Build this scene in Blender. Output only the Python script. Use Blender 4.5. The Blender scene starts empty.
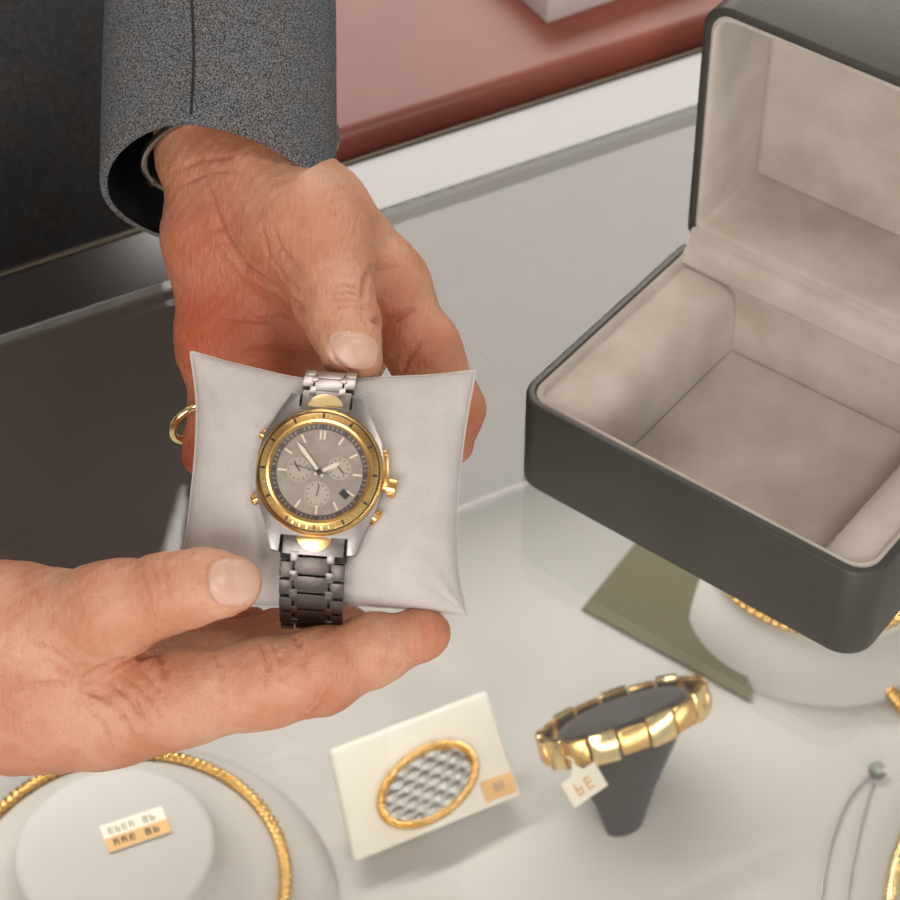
import bpy, bmesh, math, random
import numpy as np
import openvdb
from mathutils import Vector, Matrix, Quaternion

random.seed(4)
rng = np.random.default_rng(7)
COL = bpy.context.scene.collection
PI = math.pi
BASE_Z = 0.95            # height of the showcase glass above the shop floor

# ------------------------------------------------------------------ frame of reference
# work space: metres, z = 0 on the top of the glass; everything is raised by BASE_Z at the end
F = 2200.0
KD = 0.96
S2 = math.sqrt(0.5)
CR, CU, CB = Vector((1, 0, 0)), Vector((0, S2, S2)), Vector((0, -S2, S2))
CC = Vector((0, -0.535, 0.535))

def at(px, py, d):
    """point seen along a direction at depth d (d counted in units of KD metres)"""
    d = d * KD
    return CC + CR * ((px - 450) / F * d) + CU * ((450 - py) / F * d) - CB * d

def onz(px, py, z=0.0):
    v = CR * ((px - 450) / F) + CU * ((450 - py) / F) - CB
    return CC + v * ((z - CC.z) / v.z)

def onplane(px, py, p0, n):
    v = CR * ((px - 450) / F) + CU * ((450 - py) / F) - CB
    return CC + v * ((p0 - CC).dot(n) / v.dot(n))

# ------------------------------------------------------------------ materials
def srgb(r, g, b):
    f = lambda c: (c / 255 / 12.92) if c / 255 <= 0.04045 else ((c / 255 + 0.055) / 1.055) ** 2.4
    return (f(r), f(g), f(b), 1)

MATS = {}
def mat(name, col, rough=0.5, metal=0.0, noise=None, bump=None, spec=0.5, coat=0.0, sheen=0.0):
    """noise: (scale, second colour, detail) ; bump: (scale, distance)"""
    m = bpy.data.materials.new(name); m.use_nodes = True
    nt = m.node_tree; b = nt.nodes['Principled BSDF']
    b.inputs['Base Color'].default_value = col
    b.inputs['Roughness'].default_value = rough
    b.inputs['Metallic'].default_value = metal
    b.inputs['Specular IOR Level'].default_value = spec
    b.inputs['Coat Weight'].default_value = coat
    b.inputs['Coat Roughness'].default_value = 0.1
    b.inputs['Sheen Weight'].default_value = sheen
    tc = nt.nodes.new('ShaderNodeTexCoord')
    if noise:
        n = nt.nodes.new('ShaderNodeTexNoise'); n.inputs['Scale'].default_value = noise[0]
        n.inputs['Detail'].default_value = noise[2] if len(noise) > 2 else 4
        mx = nt.nodes.new('ShaderNodeMix'); mx.data_type = 'RGBA'
        mx.inputs['A'].default_value = col; mx.inputs['B'].default_value = noise[1]
        rp = nt.nodes.new('ShaderNodeMapRange')
        rp.inputs['From Min'].default_value = 0.35; rp.inputs['From Max'].default_value = 0.65
        nt.links.new(tc.outputs['Object'], n.inputs['Vector'])
        nt.links.new(n.outputs['Fac'], rp.inputs['Value'])
        nt.links.new(rp.outputs['Result'], mx.inputs['Factor'])
        nt.links.new(mx.outputs['Result'], b.inputs['Base Color'])
    if bump:
        n2 = nt.nodes.new('ShaderNodeTexNoise'); n2.inputs['Scale'].default_value = bump[0]
        n2.inputs['Detail'].default_value = 3
        bp = nt.nodes.new('ShaderNodeBump'); bp.inputs['Distance'].default_value = bump[1]
        bp.inputs['Strength'].default_value = 1.0
        nt.links.new(tc.outputs['Object'], n2.inputs['Vector'])
        nt.links.new(n2.outputs['Fac'], bp.inputs['Height'])
        nt.links.new(bp.outputs['Normal'], b.inputs['Normal'])
    MATS[name] = m
    return m

def glass_mat(name, f0, tint=(1, 1, 1, 1), rough=0.0):
    """thin clear sheet: Fresnel mix of a mirror and a clear pass-through"""
    m = bpy.data.materials.new(name); m.use_nodes = True
    nt = m.node_tree; nt.nodes.clear()
    out = nt.nodes.new('ShaderNodeOutputMaterial')
    geo = nt.nodes.new('ShaderNodeNewGeometry')
    dot = nt.nodes.new('ShaderNodeVectorMath'); dot.operation = 'DOT_PRODUCT'
    nt.links.new(geo.outputs['Normal'], dot.inputs[0]); nt.links.new(geo.outputs['Incoming'], dot.inputs[1])
    def math_(op, a, b):
        n = nt.nodes.new('ShaderNodeMath'); n.operation = op
        for i, v in enumerate((a, b)):
            if v is None: continue
            if isinstance(v, (int, float)): n.inputs[i].default_value = v
            else: nt.links.new(v, n.inputs[i])
        return n.outputs[0]
    ab = math_('ABSOLUTE', dot.outputs['Value'], None)
    p5 = math_('POWER', math_('SUBTRACT', 1.0, ab), 5.0)
    fr = math_('ADD', math_('MULTIPLY', p5, 1 - f0), f0)
    tr = nt.nodes.new('ShaderNodeBsdfTransparent'); tr.inputs['Color'].default_value = tint
    gl = nt.nodes.new('ShaderNodeBsdfGlossy'); gl.inputs['Roughness'].default_value = rough
    mx = nt.nodes.new('ShaderNodeMixShader')
    nt.links.new(fr, mx.inputs['Fac']); nt.links.new(tr.outputs[0], mx.inputs[1]); nt.links.new(gl.outputs[0], mx.inputs[2])
    nt.links.new(mx.outputs[0], out.inputs['Surface'])
    return m

def tweed_mat():
    m = bpy.data.materials.new('grey_tweed'); m.use_nodes = True
    nt = m.node_tree; b = nt.nodes['Principled BSDF']; L = nt.links.new
    tc = nt.nodes.new('ShaderNodeTexCoord')
    def noise(sc, det=3):
        n = nt.nodes.new('ShaderNodeTexNoise'); n.inputs['Scale'].default_value = sc; n.inputs['Detail'].default_value = det
        L(tc.outputs['Object'], n.inputs['Vector']); return n.outputs['Fac']
    def ramp(v, a, c):
        r = nt.nodes.new('ShaderNodeValToRGB'); r.color_ramp.elements[0].position = a[0]; r.color_ramp.elements[0].color = a[1]
        r.color_ramp.elements[1].position = c[0]; r.color_ramp.elements[1].color = c[1]
        L(v, r.inputs['Fac']); return r.outputs['Color']
    fine = ramp(noise(1900, 4), (0.38, (0.03, 0.03, 0.031, 1)), (0.64, (0.25, 0.243, 0.24, 1)))
    tint = ramp(noise(60, 2), (0.42, (0.90, 0.98, 1.10, 1)), (0.6, (1.02, 1.0, 0.99, 1)))
    mx = nt.nodes.new('ShaderNodeMix'); mx.data_type = 'RGBA'; mx.blend_type = 'MULTIPLY'; mx.inputs['Factor'].default_value = 1
    L(fine, mx.inputs['A']); L(tint, mx.inputs['B']); L(mx.outputs['Result'], b.inputs['Base Color'])
    b.inputs['Roughness'].default_value = 0.95; b.inputs['Specular IOR Level'].default_value = 0.15
    bp = nt.nodes.new('ShaderNodeBump'); bp.inputs['Distance'].default_value = 0.0004
    L(noise(1500, 2), bp.inputs['Height']); L(bp.outputs['Normal'], b.inputs['Normal'])
    return m

def skin_mat():
    m = bpy.data.materials.new('skin'); m.use_nodes = True
    nt = m.node_tree; b = nt.nodes['Principled BSDF']; L = nt.links.new
    tc = nt.nodes.new('ShaderNodeTexCoord')
    def tex(kind, sc, det=3, vec=None):
        n = nt.nodes.new(kind); n.inputs['Scale'].default_value = sc
        if 'Detail' in n.inputs: n.inputs['Detail'].default_value = det
        L(vec or tc.outputs['Object'], n.inputs['Vector']); return n
    def mix(fac, a, c, blend='MIX'):
        x = nt.nodes.new('ShaderNodeMix'); x.data_type = 'RGBA'; x.blend_type = blend
        for k, v in (('Factor', fac), ('A', a), ('B', c)):
            if isinstance(v, (tuple, float, int)): x.inputs[k].default_value = v
            else: L(v, x.inputs[k])
        return x.outputs['Result']
    def rng_(v, a, c, lo=0, hi=1):
        r = nt.nodes.new('ShaderNodeMapRange'); r.inputs['From Min'].default_value = a; r.inputs['From Max'].default_value = c
        r.inputs['To Min'].default_value = lo; r.inputs['To Max'].default_value = hi
        L(v, r.inputs['Value']); return r.outputs['Result']
    at_ = nt.nodes.new('ShaderNodeAttribute'); at_.attribute_name = 'marks'
    sep = nt.nodes.new('ShaderNodeSeparateColor'); L(at_.outputs['Color'], sep.inputs['Color'])
    nail, red, crease = sep.outputs[0], sep.outputs[1], sep.outputs[2]
    base = mix(rng_(tex('ShaderNodeTexNoise', 55, 4).outputs['Fac'], 0.35, 0.65), (0.57, 0.245, 0.130, 1), (0.66, 0.36, 0.225, 1))
    base = mix(rng_(tex('ShaderNodeTexNoise', 260, 3).outputs['Fac'], 0.5, 0.75, 0, 0.35), base, (0.50, 0.17, 0.09, 1))
    base = mix(red, base, (0.46, 0.098, 0.036, 1))
    base = mix(rng_(crease, 0, 1, 0, 0.42), base, (0.40, 0.12, 0.06, 1))
    base = mix(nail, base, (0.66, 0.40, 0.30, 1))
    L(base, b.inputs['Base Color'])
    b.inputs['Subsurface Weight'].default_value = 0.12
    b.inputs['Subsurface Radius'].default_value = (1.0, 0.35, 0.2)
    b.inputs['Subsurface Scale'].default_value = 0.003
    L(rng_(nail, 0, 1, 0.46, 0.36), b.inputs['Roughness'])
    # fine skin relief: pores, small cracks and folds
    vo = tex('ShaderNodeTexVoronoi', 750); vo.feature = 'DISTANCE_TO_EDGE'
    v1 = rng_(vo.outputs['Distance'], 0.0, 0.12)
    mp = nt.nodes.new('ShaderNodeMapping'); mp.inputs['Scale'].default_value = (2.0, 0.5, 0.8); L(tc.outputs['Object'], mp.inputs['Vector'])
    w1 = tex('ShaderNodeTexNoise', 420, 4, mp.outputs['Vector']).outputs['Fac']
    add = nt.nodes.new('ShaderNodeMath'); add.operation = 'MULTIPLY_ADD'
    L(v1, add.inputs[0]); add.inputs[1].default_value = 0.16; L(w1, add.inputs[2])
    inv = nt.nodes.new('ShaderNodeMath'); inv.operation = 'SUBTRACT'; inv.inputs[0].default_value = 1.0; L(nail, inv.inputs[1])
    mu = nt.nodes.new('ShaderNodeMath'); mu.operation = 'MULTIPLY'; L(add.outputs[0], mu.inputs[0]); L(inv.outputs[0], mu.inputs[1])
    bp = nt.nodes.new('ShaderNodeBump'); bp.inputs['Distance'].default_value = 0.00055; bp.inputs['Strength'].default_value = 0.9
    L(mu.outputs[0], bp.inputs['Height']); L(bp.outputs['Normal'], b.inputs['Normal'])
    return m

SKIN = skin_mat()
TWEED = tweed_mat()
LINING = mat('black_lining', (0.008, 0.008, 0.010, 1), 0.6)
LEDGE = mat('dark_glossy_ledge', srgb(44, 38, 35), 0.2)
LEDGE.node_tree.nodes['Principled BSDF'].inputs['IOR'].default_value = 2.0
GLASS = glass_mat('showcase_glass', 0.043, (0.985, 0.99, 0.985, 1))
CRYSTAL = glass_mat('crystal', 0.03)
FELT = mat('white_felt', srgb(189, 185, 178), 0.9, noise=(18, srgb(183, 179, 173)), bump=(700, 0.0002), spec=0.2)
REAR = mat('smoked_brown_panel', srgb(54, 38, 30), 0.35, noise=(9, srgb(48, 34, 27)))
WHITE_LAM = mat('white_laminate', srgb(205, 196, 192), 0.35, noise=(14, srgb(198, 190, 186)))
TRIM = mat('brushed_trim', srgb(120, 112, 98), 0.35, 1.0)
BLACK = mat('black_gap', (0.012, 0.010, 0.009, 1), 0.5)
WOOD = mat('mahogany', srgb(152, 80, 66), 0.38, noise=(22, srgb(142, 74, 61)), spec=0.5)
WOOD_DARK = mat('dark_wood', srgb(70, 40, 34), 0.45)
CARTON = mat('white_card', srgb(226, 220, 214), 0.6)
GREYWALL = mat('grey_paint', srgb(156, 146, 135), 0.7, noise=(6, srgb(150, 141, 131)))
PLASTER = mat('plaster', srgb(190, 184, 176), 0.9)
FLOORM = mat('shop_floor', srgb(120, 110, 100), 0.5, noise=(5, srgb(106, 98, 90)))
LEATHER = mat('charcoal_leatherette', srgb(66, 63, 57), 0.42, noise=(40, srgb(60, 58, 52)), bump=(1400, 0.00012))
PIPING = mat('pale_piping', srgb(206, 192, 176), 0.7)
SUEDE = mat('beige_suede', srgb(202, 191, 180), 0.95, noise=(55, srgb(186, 174, 161), 6), bump=(1600, 0.0002), sheen=0.3, spec=0.2)
LINEN = mat('white_linen', srgb(202, 195, 190), 0.95, noise=(120, srgb(195, 187, 181)), bump=(1300, 0.0003), spec=0.15, sheen=0.2)
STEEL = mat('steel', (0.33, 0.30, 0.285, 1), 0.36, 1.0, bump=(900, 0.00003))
STEEL_DK = mat('dark_and_shaded_steel', (0.105, 0.088, 0.080, 1), 0.38, 1.0, bump=(1200, 0.00008))  # dark steel of the small hands; also carries shade on the lower links
GOLD = mat('gold', (0.82, 0.52, 0.19, 1), 0.26, 1.0)
GOLD_B = mat('bright_gold', (0.92, 0.72, 0.36, 1), 0.16, 1.0)
STEEL_MD = mat('shaded_steel', (0.20, 0.175, 0.165, 1), 0.34, 1.0, bump=(1000, 0.00004))  # darker steel copy, shade of the lower end link put into its colour
DIAL = mat('silver_dial', srgb(176, 164, 152), 0.42, 0.3, noise=(300, srgb(162, 150, 140)))
DIAL_DK = mat('grey_dial_ring', srgb(112, 104, 100), 0.4, 0.3)
DIAL_LT = mat('subdial_silver', srgb(192, 180, 166), 0.45, 0.35)
IVORY = mat('ivory_lume', srgb(238, 226, 204), 0.4)
INK = mat('dark_ink', (0.03, 0.025, 0.025, 1), 0.5)
TAGW = mat('paper_tag', srgb(232, 222, 204), 0.7)
TAGO = mat('orange_tag', srgb(218, 172, 112), 0.7)
TAGGREY = mat('grey_print', srgb(150, 140, 128), 0.7)
CUSHION = mat('ivory_card', srgb(222, 214, 200), 0.85, bump=(500, 0.0001))
VELVET = mat('dark_grey_velvet', srgb(66, 60, 58), 0.95, sheen=0.3, spec=0.1)
OLIVE = mat('olive_matte', srgb(116, 110, 90), 0.95, spec=0.1)
SILVER = mat('silver_lattice', (0.42, 0.40, 0.36, 1), 0.35, 1.0)
STONE = mat('clear_stone', srgb(190, 200, 190), 0.05, 0.6)
TROUSERS = mat('charcoal_wool', (0.03, 0.03, 0.033, 1), 0.95)
HAIRM = mat('grey_hair', (0.12, 0.11, 0.10, 1), 0.7)
BUTTON = mat('horn_button', srgb(46, 40, 36), 0.35)

# ------------------------------------------------------------------ mesh building
class MB:
    def __init__(s): s.v = []; s.f = []; s.m = []
    def add(s, vs, fs, mi=0):
        b = len(s.v); s.v += [Vector(p) for p in vs]; s.f += [tuple(b + i for i in q) for q in fs]; s.m += [mi] * len(fs); return s
    def loft(s, rings, closed=True, cap0=True, cap1=True, mi=0):
        n = len(rings[0]); vs = [p for r in rings for p in r]; fs = []
        for i in range(len(rings) - 1):
            for j in range(n if closed else n - 1):
                k = (j + 1) % n
                fs.append((i * n + j, i * n + k, (i + 1) * n + k, (i + 1) * n + j))
        if cap0: fs.append(tuple(range(n))[::-1])
        if cap1: fs.append(tuple((len(rings) - 1) * n + j for j in range(n)))
        return s.add(vs, fs, mi)
    def tube(s, pts, rad, n=12, closed=False, mi=0, flat=1.0, up=None):
        pts = [Vector(p) for p in pts]; m = len(pts)
        rad = rad if hasattr(rad, '__len__') else [rad] * m
        rings = []; prev = None
        for i, p in enumerate(pts):
            if closed: t = pts[(i + 1) % m] - pts[i - 1]
            else: t = pts[min(i + 1, m - 1)] - pts[max(i - 1, 0)]
            t.normalize()
            ref = up if up is not None else prev
            if ref is None: ref = Vector((0, 0, 1)) if abs(t.z) < 0.9 else Vector((1, 0, 0))
            a = (ref - t * ref.dot(t)).normalized(); prev = a; b = t.cross(a)
            rings.append([p + a * (math.cos(2 * PI * k / n) * rad[i]) + b * (math.sin(2 * PI * k / n) * rad[i] * flat) for k in range(n)])
        if closed:
            rings.append(rings[0]); return s.loft(rings, True, False, False, mi)
        return s.loft(rings, True, True, True, mi)
    def box(s, lo, hi, M=None, bev=0.0, mi=0, seg=2):
        bm = bmesh.new(); bmesh.ops.create_cube(bm, size=1)
        for v in bm.verts:
            v.co = Vector([lo[i] + (v.co[i] + 0.5) * (hi[i] - lo[i]) for i in range(3)])
        if bev > 0: bmesh.ops.bevel(bm, geom=list(bm.edges), offset=bev, segments=seg, profile=0.5, affect='EDGES')
        return s.from_bm(bm, M, mi)
    def from_bm(s, bm, M=None, mi=0):
        bm.verts.index_update()
        vs = [(M @ v.co) if M else v.co.copy() for v in bm.verts]
        fs = [tuple(v.index for v in f.verts) for f in bm.faces]; bm.free()
        return s.add(vs, fs, mi)
    def prism(s, poly, z0, z1, M=None, bev=0.0, mi=0, seg=2):
        bm = bmesh.new(); vs = [bm.verts.new((p[0], p[1], z0)) for p in poly]; f = bm.faces.new(vs)
        r = bmesh.ops.extrude_face_region(bm, geom=[f])
        for e in r['geom']:
            if isinstance(e, bmesh.types.BMVert): e.co.z = z1
        bmesh.ops.recalc_face_normals(bm, faces=bm.faces)
        if bev > 0:
            ed = [e for e in bm.edges if len(e.link_faces) == 2 and e.calc_face_angle(0) > 0.6]
            bmesh.ops.bevel(bm, geom=ed, offset=bev, segments=seg, profile=0.5, affect='EDGES')
        return s.from_bm(bm, M, mi)
    def lathe(s, prof, n=48, M=None, mi=0, sx=1.0, sy=1.0):
        rings = [[Vector((r * math.cos(2 * PI * k / n) * sx, r * math.sin(2 * PI * k / n) * sy, z)) for k in range(n)] for r, z in prof]
        if M: rings = [[M @ p for p in r] for r in rings]
        ring = tuple(prof[0]) == tuple(prof[-1])
        return s.loft(rings, True, not ring, not ring, mi)

def finish(me, mats, smooth=True, angle=40):
    for m in (mats if isinstance(mats, (list, tuple)) else [mats]): me.materials.append(m)
    if smooth:
        me.polygons.foreach_set('use_smooth', [True] * len(me.polygons))
        if angle: me.set_sharp_from_angle(angle=math.radians(angle))
    me.update()

def link(name, me, parent=None):
    o = bpy.data.objects.new(name, me); COL.objects.link(o)
    if parent is not None: o.parent = parent
    return o

def obj(name, mb, mats, parent=None, local=False, smooth=True, angle=40, recalc=True):
    """one mesh object; mb is in work space unless local. Parents are Empties without rotation unless local."""
    vs = mb.v
    off = Vector((0, 0, 0))
    if not local:
        p = parent
        if p is not None:
            while p is not None: off += p.location; p = p.parent
        else:
            lo = [min(v[i] for v in vs) for i in range(3)]; hi = [max(v[i] for v in vs) for i in range(3)]
            off = Vector(((lo[0] + hi[0]) / 2, (lo[1] + hi[1]) / 2, lo[2]))
    me = bpy.data.meshes.new(name)
    me.from_pydata([v - off for v in vs], [], mb.f)
    me.polygons.foreach_set('material_index', mb.m)
    if recalc:
        bm = bmesh.new(); bm.from_mesh(me)
        bmesh.ops.remove_doubles(bm, verts=bm.verts, dist=1e-7)
        bmesh.ops.recalc_face_normals(bm, faces=bm.faces); bm.to_mesh(me); bm.free()
    finish(me, mats, smooth, angle)
    o = link(name, me, parent)
    if not local and parent is None: o.location = off
    return o

def tag(o, label, cat, group=None):
    o['label'] = label; o['category'] = cat
    if group: o['group'] = group
    return o

def thing(name, label, cat, loc=(0, 0, 0), rot=None, group=None):
    o = bpy.data.objects.new(name, None); COL.objects.link(o); o.empty_display_size = 0.02
    o.location = loc
    if rot is not None:
        o.rotation_mode = 'QUATERNION'; o.rotation_quaternion = rot
    return tag(o, label, cat, group)

def struct(name, mb, m):
    o = obj(name, mb, m); o['kind'] = 'structure'; return o

def axes(x, y, z, o):
    M = Matrix((x, y, z)).transposed().to_4x4(); M.translation = o; return M

# ------------------------------------------------------------------ the shop and the showcase
struct('floor', MB().box((-2.2, -2.0, -BASE_Z - 0.05), (2.6, 4.2, -BASE_Z)), FLOORM)
struct('wall_back', MB().box((-2.2, 4.2, -BASE_Z), (2.6, 4.3, 1.75)), PLASTER)
struct('ceiling', MB().box((-2.2, -2.0, 1.75), (2.6, 4.3, 1.8)), PLASTER)

cy = math.radians(28.0)
ex, ey = Vector((math.cos(cy), math.sin(cy), 0)), Vector((-math.sin(cy), math.cos(cy), 0))
p_ledge = onz(540, 158)                 # front edge of the white ledge
MC = axes(ex, ey, Vector((0, 0, 1)), p_ledge)   # counter frame: x along the counter, y away, origin on the ledge's front edge
DEP = 0.185
X0, X1 = -0.75, 0.85
YF = -0.62                               # front edge of the case, towards the viewer
case = thing('display_case', 'glass topped jewellery showcase with white felt floor and glossy rear ledge', 'display case', MC @ Vector((0, -0.25, -BASE_Z)))
GT = 0.005
obj('glass_top', MB().box((X0, YF, -GT), (X1, 0.0, 0), MC), GLASS, case, smooth=False)
obj('ledge', MB().prism([(0.0005, -0.004), (0.0005, 0.0), (0.030, 0.0010), (0.030, -0.004)], X0, X1, MC @ Matrix(((0, 0, 1, 0), (1, 0, 0, 0), (0, 1, 0, 0), (0, 0, 0, 1))), bev=0.0004), LEDGE, case, smooth=False)
obj('metal_trim', MB().box((X0, 0.0305, -0.02), (X1, 0.0335, 0.0016), MC, bev=0.0007), TRIM, case)
obj('rear_panel', MB().box((X0, 0.002, -DEP), (X1, 0.02, -0.0042), MC), REAR, case)
obj('felt_floor', MB().box((X0, YF, -DEP - 0.02), (X1, 0.02, -DEP), MC), FELT, case)
for xa in (X0 - 0.02, X1):
    obj('side_panel', MB().box((xa, YF - 0.005, -BASE_Z), (xa + 0.02, 0.034, 0), MC), WHITE_LAM, case)
obj('front_glass', MB().box((X0, YF - 0.006, -DEP), (X1, YF - 0.001, -0.001), MC), GLASS, case, smooth=False)
obj('plinth', MB().box((X0, YF, -BASE_Z), (X1, 0.034, -DEP - 0.0205), MC), WHITE_LAM, case)

# mahogany back counter just behind the trim
wl = (MC.inverted() @ onz(338, 160)).x - 0.02
desk = thing('wooden_counter', 'reddish mahogany counter with a rounded edge behind the showcase', 'counter', MC @ Vector((0.5, 0.25, -BASE_Z)))
obj('counter_top', MB().prism([(wl, 0.0365), (X1 + 0.3, 0.0365), (X1 + 0.3, 0.75), (wl + 0.42, 0.75)], -0.016, 0.011, MC, bev=0.006, seg=4), WOOD, desk)
obj('cabinet', MB().prism([(wl + 0.03, 0.05), (X1 + 0.28, 0.05), (X1 + 0.28, 0.73), (wl + 0.43, 0.73)], -BASE_Z, -0.0165, MC), WOOD_DARK, desk)

# white carton standing on the mahogany
zc = 0.011
c0, c1, c2 = onz(547, 24, zc), onz(640, -8, zc), onz(492, -4, zc)
u1 = (c1 - c0); u1.normalize(); u2 = (c2 - c0) - u1 * (c2 - c0).dot(u1); u2.normalize()
bx = MB(); poly = [c0, c0 + u1 * 0.11, c0 + u1 * 0.11 + u2 * 0.07, c0 + u2 * 0.07]
bx.prism([(p.x, p.y) for p in poly], zc, zc + 0.018, bev=0.0008)
tag(obj('carton', bx, CARTON), 'small white cardboard box standing on the red mahogany counter', 'box')

# grey end wall rising behind the open box
pw = onz(724, 125)
tag(obj('display_block', MB().box((pw.x, pw.y, 0.0003), (pw.x + 0.30, pw.y + 0.03, 0.075), bev=0.001), GREYWALL), 'plain grey display block on the showcase behind the raised lid', 'display block')

# ------------------------------------------------------------------ open watch box
W, DP, H = 0.1346, 0.1007, 0.0383
ya = -0.6615
ax, ay, az = Vector((math.cos(ya), math.sin(ya), 0)), Vector((-math.sin(ya), math.cos(ya), 0)), Vector((0, 0, 1))
bo = Vector((0.0207, -0.0134, 0.0003))
MBX = axes(ax, ay, az, bo)
wbox = thing('watch_box', 'open charcoal presentation box lined in beige suede standing on the glass', 'box', MBX @ Vector((W / 2, DP / 2, 0)))

def rrect(x0, x1, y0, y1, r, z, sq=0, n=7):
    """rounded rectangle; sq = +1 / -1 makes the corners on the far / near side nearly square"""
    pts = []
    q = min(r, 0.0022); ra, rb = (q if sq < 0 else r), (q if sq > 0 else r)
    for cx_, cy_, a0, r in ((x1 - ra, y0 + ra, -90, ra), (x1 - rb, y1 - rb, 0, rb), (x0 + rb, y1 - rb, 90, rb), (x0 + ra, y0 + ra, 180, ra)):
        for k in range(n):
            a = math.radians(a0 + 90 * k / (n - 1)); pts.append(Vector((cx_ + r * math.cos(a), cy_ + r * math.sin(a), z)))
    return pts

def shell(w, d, h, M, sq, r=0.0105, t=0.0032, floor=0.003):
    spec = [(0.0012, 0.0), (0.0002, 0.0008), (0, 0.002), (0, h - 0.0012), (0.0005, h - 0.0003), (0.0012, h), (t - 0.0004, h), (t, h - 0.0004), (t, floor)]
    return MB().loft([[M @ p for p in rrect(i, w - i, i, d - i, max(r - i, 0.001), z, sq)] for i, z in spec])

def inner_lining(w, d, h, M, sq, inset, depth, rc=0.0015, rim=0.0016):
    """suede skin covering the inside: rolled rim, walls, bottom"""
    spec = [(inset - 0.0004, h - 0.004, 0.008), (inset - 0.0002, h - 0.0008, 0.008), (inset + rim * 0.5, h - 0.0002, 0.008), (inset + rim, h - 0.0008, 0.007),
            (inset + rim + 0.0004, h - 0.002, 0.006), (inset + rim + 0.0008, h - 0.004, rc * 2), (inset + rim + 0.001, h - depth + 0.0006, rc), (inset + rim + 0.0016, h - depth, rc)]
    return MB().loft([[M @ p for p in rrect(i, w - i, i, d - i, max(r, 0.0004), z, sq)] for i, z, r in spec], cap0=False)

base = obj('base', shell(W, DP, H, MBX, 1), LEATHER, wbox)
obj('base_lining', inner_lining(W, DP, H, MBX, 1, 0.0034, 0.0335), SUEDE, wbox)
PADW = 0.0215
def pad(x0, x1, sx):
    # soft side pad: rounded towards the middle of the tray
    bm = MB(); rings = []
    prof = [(0, 0.0055), (0, H - 0.0030), (0.25, H - 0.0026), (0.6, H - 0.0032), (0.82, H - 0.0048), (0.94, H - 0.0078), (0.985, H - 0.012), (1.0, H - 0.02), (1.0, 0.0055)]
    for y in (0.0062, 0.0066, DP - 0.0066, DP - 0.0062):
        sc = 0.0004 if y in (0.0062, DP - 0.0062) else 0
        rings.append([MBX @ Vector(((x0 + (x1 - x0) * a), y, min(z, H - 0.0024 - sc))) for a, z in prof])
    return bm.loft(rings)
obj('side_pad', pad(0.0056, 0.0056 + PADW, 1), SUEDE, wbox)
obj('side_pad', pad(W - 0.0056, W - 0.0056 - PADW * 0.8, -1), SUEDE, wbox)
phi = math.radians(91.5)
e_, n_ = ay * math.cos(phi) + az * math.sin(phi), ay * math.sin(phi) - az * math.cos(phi)
LH, LD = 0.042, 0.0975
hinge = MBX @ Vector((0, DP + 0.0005, H + 0.0035))
ML = axes(ax, e_, -n_, hinge + n_ * LH)
lid = obj('lid', shell(W, LD, LH, ML, -1), LEATHER, wbox)
obj('lid_lining', inner_lining(W, LD, LH, ML, -1, 0.0034, 0.037), SUEDE, lid)
obj('back_panel', MB().box((0.0068, 0.0064, 0.0048), (W - 0.0068, LD - 0.0066, 0.0062), ML, bev=0.0005), SUEDE, lid)
obj('tray_floor', MB().box((0.0060 + PADW, 0.0064, 0.0046), (W - 0.0060 - PADW * 0.8, DP - 0.0068, 0.0062), MBX, bev=0.0005), SUEDE, wbox)
fl = MB(); prof = [(DP - 0.009, H - 0.0012), (DP - 0.005, H - 0.0003), (DP - 0.0022, H + 0.0012), (DP - 0.0010, H + 0.0034), (DP - 0.0010, H + 0.0062), (DP + 0.0012, H + 0.0078), (DP + 0.006, H + 0.0086)]
rows = [[MBX @ Vector((x, y, z)) for y, z in prof] + [MBX @ Vector((x, y + 0.0004, z - 0.0012)) for y, z in prof[::-1]] for x in (0.0028, W - 0.0028)]
obj('hinge_flap', fl.loft(rows), SUEDE, wbox)

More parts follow.
